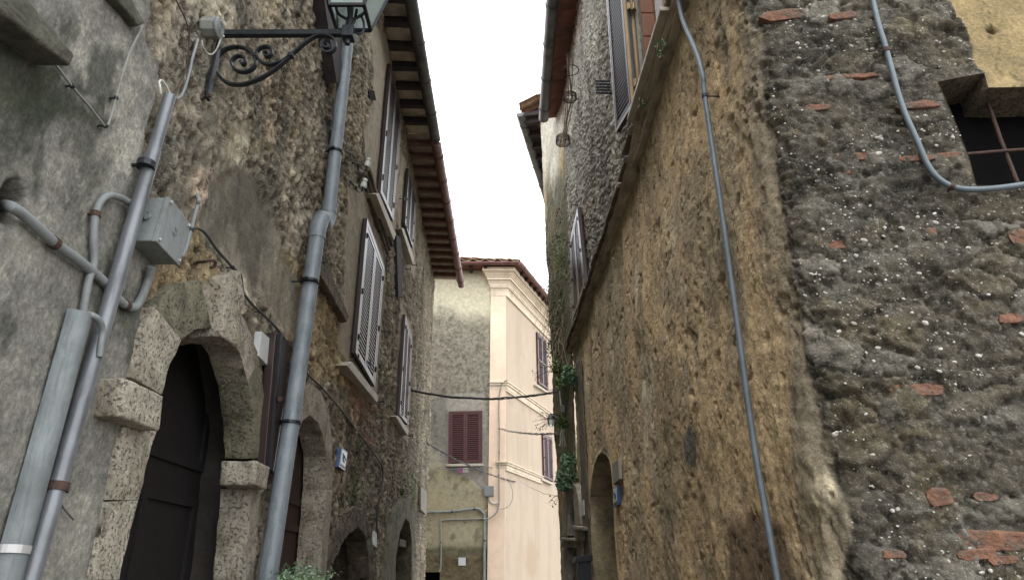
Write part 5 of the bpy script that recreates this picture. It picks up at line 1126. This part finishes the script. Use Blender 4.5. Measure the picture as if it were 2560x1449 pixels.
for x in (1097, 1228): m = MB(); m.tube([E.px(x, 1168, 0), E.px(x, 1168, .27)], .015, 8, smooth=False); tag(m.build('line_bracket', 'iron'), 'left bracket of the washing line' if x < 1150 else 'right bracket of the washing line', 'bracket', 'washing line brackets')
for i, (x, mt, cn) in enumerate(((1149, 'magenta', 'magenta'), (1153.5, 'magenta', 'magenta'), (1160, 'sill', 'cream'), (1165, 'whiteframe', 'pale grey'), (1169, 'sill', 'cream'))):
    p_ = E.px(x, 1170, .25); m = MB(); m.prism([p_+Vector((-.016, 0, .02)), p_+Vector((.016, 0, .02)), p_+Vector((.02, 0, -.09)), p_+Vector((.004, 0, -.09)), p_+Vector((0, 0, -.03)), p_+Vector((-.004, 0, -.09)), p_+Vector((-.02, 0, -.09))], (0, .015, 0)); tag(m.build('clothes_peg', mt), cn+' clothes peg hanging on the washing line', 'clothes peg', 'pegs on the washing line')
# wiring on the end house
cable('conduit', [(1268, 949, .14), (1256, 957), (1250, 975), (1247, 1010), (1248, 1070), (1248, 1130), (1247, 1186), (1248, 1238), (1244, 1275), (1225, 1293), (1208, 1296)], .018, 'gcable', 'grey cable down the pink pilaster', 'cable', (4, 5, 6), plane=E, off=.09, clipmat='iron', k=8)
cable('conduit', [(1040, 1284), (1068, 1279), (1130, 1277), (1186, 1270), (1200, 1273), (1211, 1284)], .028, 'pvc', 'pale cable bundle across the stucco below the small box', 'cable', (2, 3), plane=E, off=.05, clipmat='iron', k=8)
cable('conduit', [(1211, 1287), (1211, 1350), (1211, 1449), (1211, 1480)], .03, 'pvc', 'straight grey conduit down the stucco at the pink edge', 'conduit', (1,), plane=E, off=.05, clipmat='iron', k=8)
cable('conduit', [(1098, 1428), (1102, 1412), (1103, 1354), (1102, 1310), (1108, 1299), (1150, 1297), (1207, 1295)], .018, 'gcable', 'thin grey conduit turning a right angle over the dark doorway', 'conduit', (2,), plane=E, off=.03, k=8)
cable('cable', [(1270, 1195, .02), (1280, 1220), (1281, 1245), (1270, 1265), (1250, 1272)], .008, 'gcable', 'thin loose wire loop on the pink corner', 'cable', plane=E, off=.1)
cable('cable', [(1224, 1240, .1), (1226, 1252), (1236, 1257), (1247, 1253)], .016, 'wcable', 'short white bend below the small grey box', 'cable', plane=E, off=.08)
o = root('junction_box', 'small square grey box on the far stucco beside the pink edge', 'junction box', E.px(1223, 1240)); f = quadmap([E.px(*p_, .03) for p_ in ((1211, 1214), (1235, 1214), (1235, 1240), (1211, 1240))], E.n)
m = MB(); cell(m, f, .02, .98, .02, .98, -.03, .08); m.build('box_body', 'pvc', o, bevel=.01); m = MB(); cell(m, f, 0, 1, 0, 1, .081, .1); m.build('lid', 'pvc', o, bevel=.01)
for u in (.1, .9):
    for v in (.1, .9): m = MB(); m.lathe(f(u, v, .1), E.n, [(.009, 0), (.009, .006)], 8); m.build('screw', 'conduit', o)
flatobj('meter_hatch', E, [(1146, 1392), (1164, 1392), (1164, 1412), (1146, 1412)], 0, .03, 'plaque', 'small white square hatch low on the far stucco', 'hatch', bevel=.006)
# small wall lamp and fittings on the mossy house
def walllamp():
    w_ = C.px(1402, 1040); o = root('wall_lamp', 'small lantern hanging on the mossy house between the bushes', 'lamp', w_); c = w_+C.n*.15+Vector((0, 0, -.03))
    m = MB(); m.tube([w_, w_+C.n*.1+U3*.04, c+U3*.06], .008, 6); m.build('arm', 'iron', o)
    m = MB(); m.lathe(c+U3*-.12, U3, [(.02, 0), (.045, .02), (.06, .12)], 6); m.build('glass', 'glass', o); m = MB(); m.lathe(c, U3, [(.075, 0), (.03, .05), (.01, .08)], 6); m.build('lamp_cap', 'iron', o)
    b = C.px(1408, 1030, .04); m = MB(); m.box(b+U3*.05, (.03, 0, 0), (0, .04, 0), (0, 0, .05)); tag(m.build('cable_block', 'pvc', bevel=.005), 'grey cable block above the small lamp', 'fitting')
    m = MB(); m.tube([C.px(1399, 978, .03), C.px(1402, 1005, .04), C.px(1407, 1030, .05)], .014, 8); tag(m.build('cable', 'gcable'), 'grey cable down to the block above the small lamp', 'cable')
    for i in range(5):
        a_ = C.px(1404+i*2, 1070+random.uniform(-4, 4), .08); m = MB(); m.tube([a_, a_+Vector((random.uniform(-.05, .05), -.02, -.12)), a_+Vector((random.uniform(-.08, .02), 0, -.26))], .004, 5); tag(m.build('loose_wire', 'wcable'), 'pale loose wire dangling below the small lamp', 'wire', 'wires dangling below the small lamp')
walllamp()

# ================================================================== PLANTS
def leaves(m, c, rad, n, size, n_out=Vector((0, 0, 0)), droop=.3, mi=0):
    for _ in range(n):
        d = Vector((random.gauss(0, 1), random.gauss(0, 1), random.gauss(0, 1))).normalized()*(random.random()**.45)
        p_ = Vector(c)+Vector((d.x*rad[0], d.y*rad[1], d.z*rad[2])); a = (d+n_out+Vector((random.uniform(-.6, .6), random.uniform(-.6, .6), random.uniform(-.6-droop, .5)))).normalized()
        s_ = size*random.uniform(.5, 1.25); w_ = a.cross(Vector((random.uniform(-.5, .5), random.uniform(-.5, .5), 1))).normalized()*s_*.36; up_ = a.cross(w_).normalized()*s_*.14
        m.add([p_, p_+a*s_*.5+w_+up_, p_+a*s_, p_+a*s_*.5-w_+up_], [(0, 1, 2), (0, 2, 3)], mi)
def bush(name, label, plane, blobs, nleaf, size, mat='leaf', twigs=14, group=None, catg='plant', proud=.1):
    b0 = plane.px(*blobs[0][:2], proud); o = root(name, label, catg, b0, group); m = MB(); tw = MB()
    for x, y, rx, rz in blobs:
        c = plane.px(x, y, proud); sc = c.length/FPX; R_ = (rx*sc*.9, rx*sc*.9, rz*sc)
        for _ in range(7):
            q = c+Vector((random.uniform(-1, 1)*R_[0]*.7, random.uniform(-1, 1)*R_[1]*.7, random.uniform(-1, 1)*R_[2]*.75)); leaves(m, q, (R_[0]*.42, R_[1]*.42, R_[2]*.38), nleaf//7, size)
        for _ in range(twigs):
            e = c+Vector((random.uniform(-1, 1)*R_[0], random.uniform(-1, 1)*R_[1], random.uniform(-1, .9)*R_[2])); w_ = plane.px(x, y, -.02); tw.tube([w_, w_.lerp(e, .5)+Vector((0, 0, random.uniform(-.05, .06))), e], .0035, 4)
    m.build('foliage', mat, o); tw.build('stems', 'bark', o); return o
bush('creeper_bush', 'round green leafy bush growing from the wall just above the stone portal', C, [(1416, 1160, 24, 26), (1408, 1185, 18, 26), (1424, 1195, 16, 22), (1414, 1210, 12, 12)], 420, .055, 'leaf_grey', catg='bush')
bush('creeper_bush', 'grey green bush at the end of the ledge, below the far window', C, [(1420, 940, 20, 22), (1430, 955, 14, 20)], 380, .05, 'leaf_grey', catg='bush')
bush('creeper_bush', 'darker green bush on the edge of the mossy house, left of the ledge end', C, [(1398, 925, 16, 26), (1402, 950, 14, 16)], 280, .045, 'leaf', catg='bush')
bush('creeper_bush', 'small feathery green tuft beside the small lamp', C, [(1410, 1058, 17, 14)], 420, .04, 'moss', catg='bush')
def creeper():
    o = root('hanging_creeper', 'long mass of dry stems and dark leaves hanging down the mossy house', 'creeper', C.px(1390, 900)); m = MB(); tw = MB(); g2 = MB()
    for i in range(80):
        x = random.uniform(1370, 1410); y = 440+400*random.random()**.7; p_ = C.px(x+ (900-y)*-.012, y, random.uniform(.01, .05)); pts = [p_]
        for k in range(random.randint(3, 6)): p_ = p_+Vector((random.uniform(-.08, .06), random.uniform(-.1, .1), -random.uniform(.06, .22))); pts.append(p_)
        tw.tube(pts, .0035, 4)
    for i in range(55):
        y = 520+400*random.random()**.6; c = C.px(random.uniform(1372, 1408), y, random.uniform(.02, .08)); leaves(m, c, (.09, .1, .13), 26, .035)
    for x, y in ((1400, 600), (1404, 640), (1398, 610), (1392, 650), (1405, 680), (1396, 760), (1385, 800), (1375, 720)): leaves(g2, C.px(x, y, .08), (.11, .1, .12), 38, .038)
    tw.build('dry_stems', 'dead', o); m.build('dark_foliage', 'leaf_dark', o); g2.build('fresh_foliage', 'leaf', o)
creeper()
def twig(label, plane, x, y, to, n=9):
    a = plane.px(x, y, .02); b = plane.px(*to, .12); tw = MB(); m = MB()
    for i in range(n):
        e = a.lerp(b, random.uniform(.5, 1.1))+Vector((random.uniform(-.14, .1), random.uniform(-.1, .1), random.uniform(-.14, .14))); tw.tube([a, a.lerp(e, .5)+Vector((0, 0, .04)), e], .003, 4); leaves(m, e, (.04, .04, .03), 5, .035)
    o = root('twiggy_shoot', label, 'plant', a, 'bare shoots at the edge of the mossy house'); tw.build('twigs', 'bark', o); m.build('leaves', 'dead', o)
twig('bare twigs reaching out above the grey twin cable', C, 1392, 1055, (1350, 1050), 12); twig('small drooping twigs below the lower pink wall window', C, 1404, 1240, (1388, 1250), 6); twig('bare twigs against the upper pink wall window', C, 1388, 930, (1350, 925), 8)
bush('wall_fern', 'pale green fern tuft hanging from the ledge by the open window', R, [(1650, 120, 11, 16)], 60, .022, 'leaf_grey', 5, 'ferns on the ledge', 'fern', .14)
bush('wall_fern', 'small mossy fern on the ledge below the open louvred leaf', R, [(1605, 258, 9, 13)], 60, .022, 'moss', 5, 'ferns on the ledge', 'fern', .14)
bush('moss_tuft', 'bright green moss tuft on top of the mossy arch', L, [(1008, 1228, 9, 11)], 140, .03, 'moss', 3, None, 'moss', .05)
def gplant():
    o = root('leafy_shrub', 'light green shrub at the foot of the pointed doorway, bottom edge of the photo', 'shrub', L.px(765, 1449, .3)); m = MB(); tw = MB()
    base = L.px(765, 1449, .35); base.z = 1.25
    for i in range(26):
        e = L.px(random.uniform(698, 838), random.choice((random.uniform(1418, 1449), random.uniform(1430, 1470))), random.uniform(.15, .45)); tw.tube([base+Vector((random.uniform(-.1, .1), random.uniform(-.3, .3), 0)), base.lerp(e, .6)+Vector((0, 0, .04)), e], .003, 4); leaves(m, e, (.05, .05, .04), 14, .03)
    b = MB(); b.tube([(base.x, base.y, 0), (base.x, base.y, .7), base], .02, 8); b.build('trunk', 'bark', o); tw.build('stems', 'leaf', o); m.build('foliage', 'leaf_grey', o)
gplant()
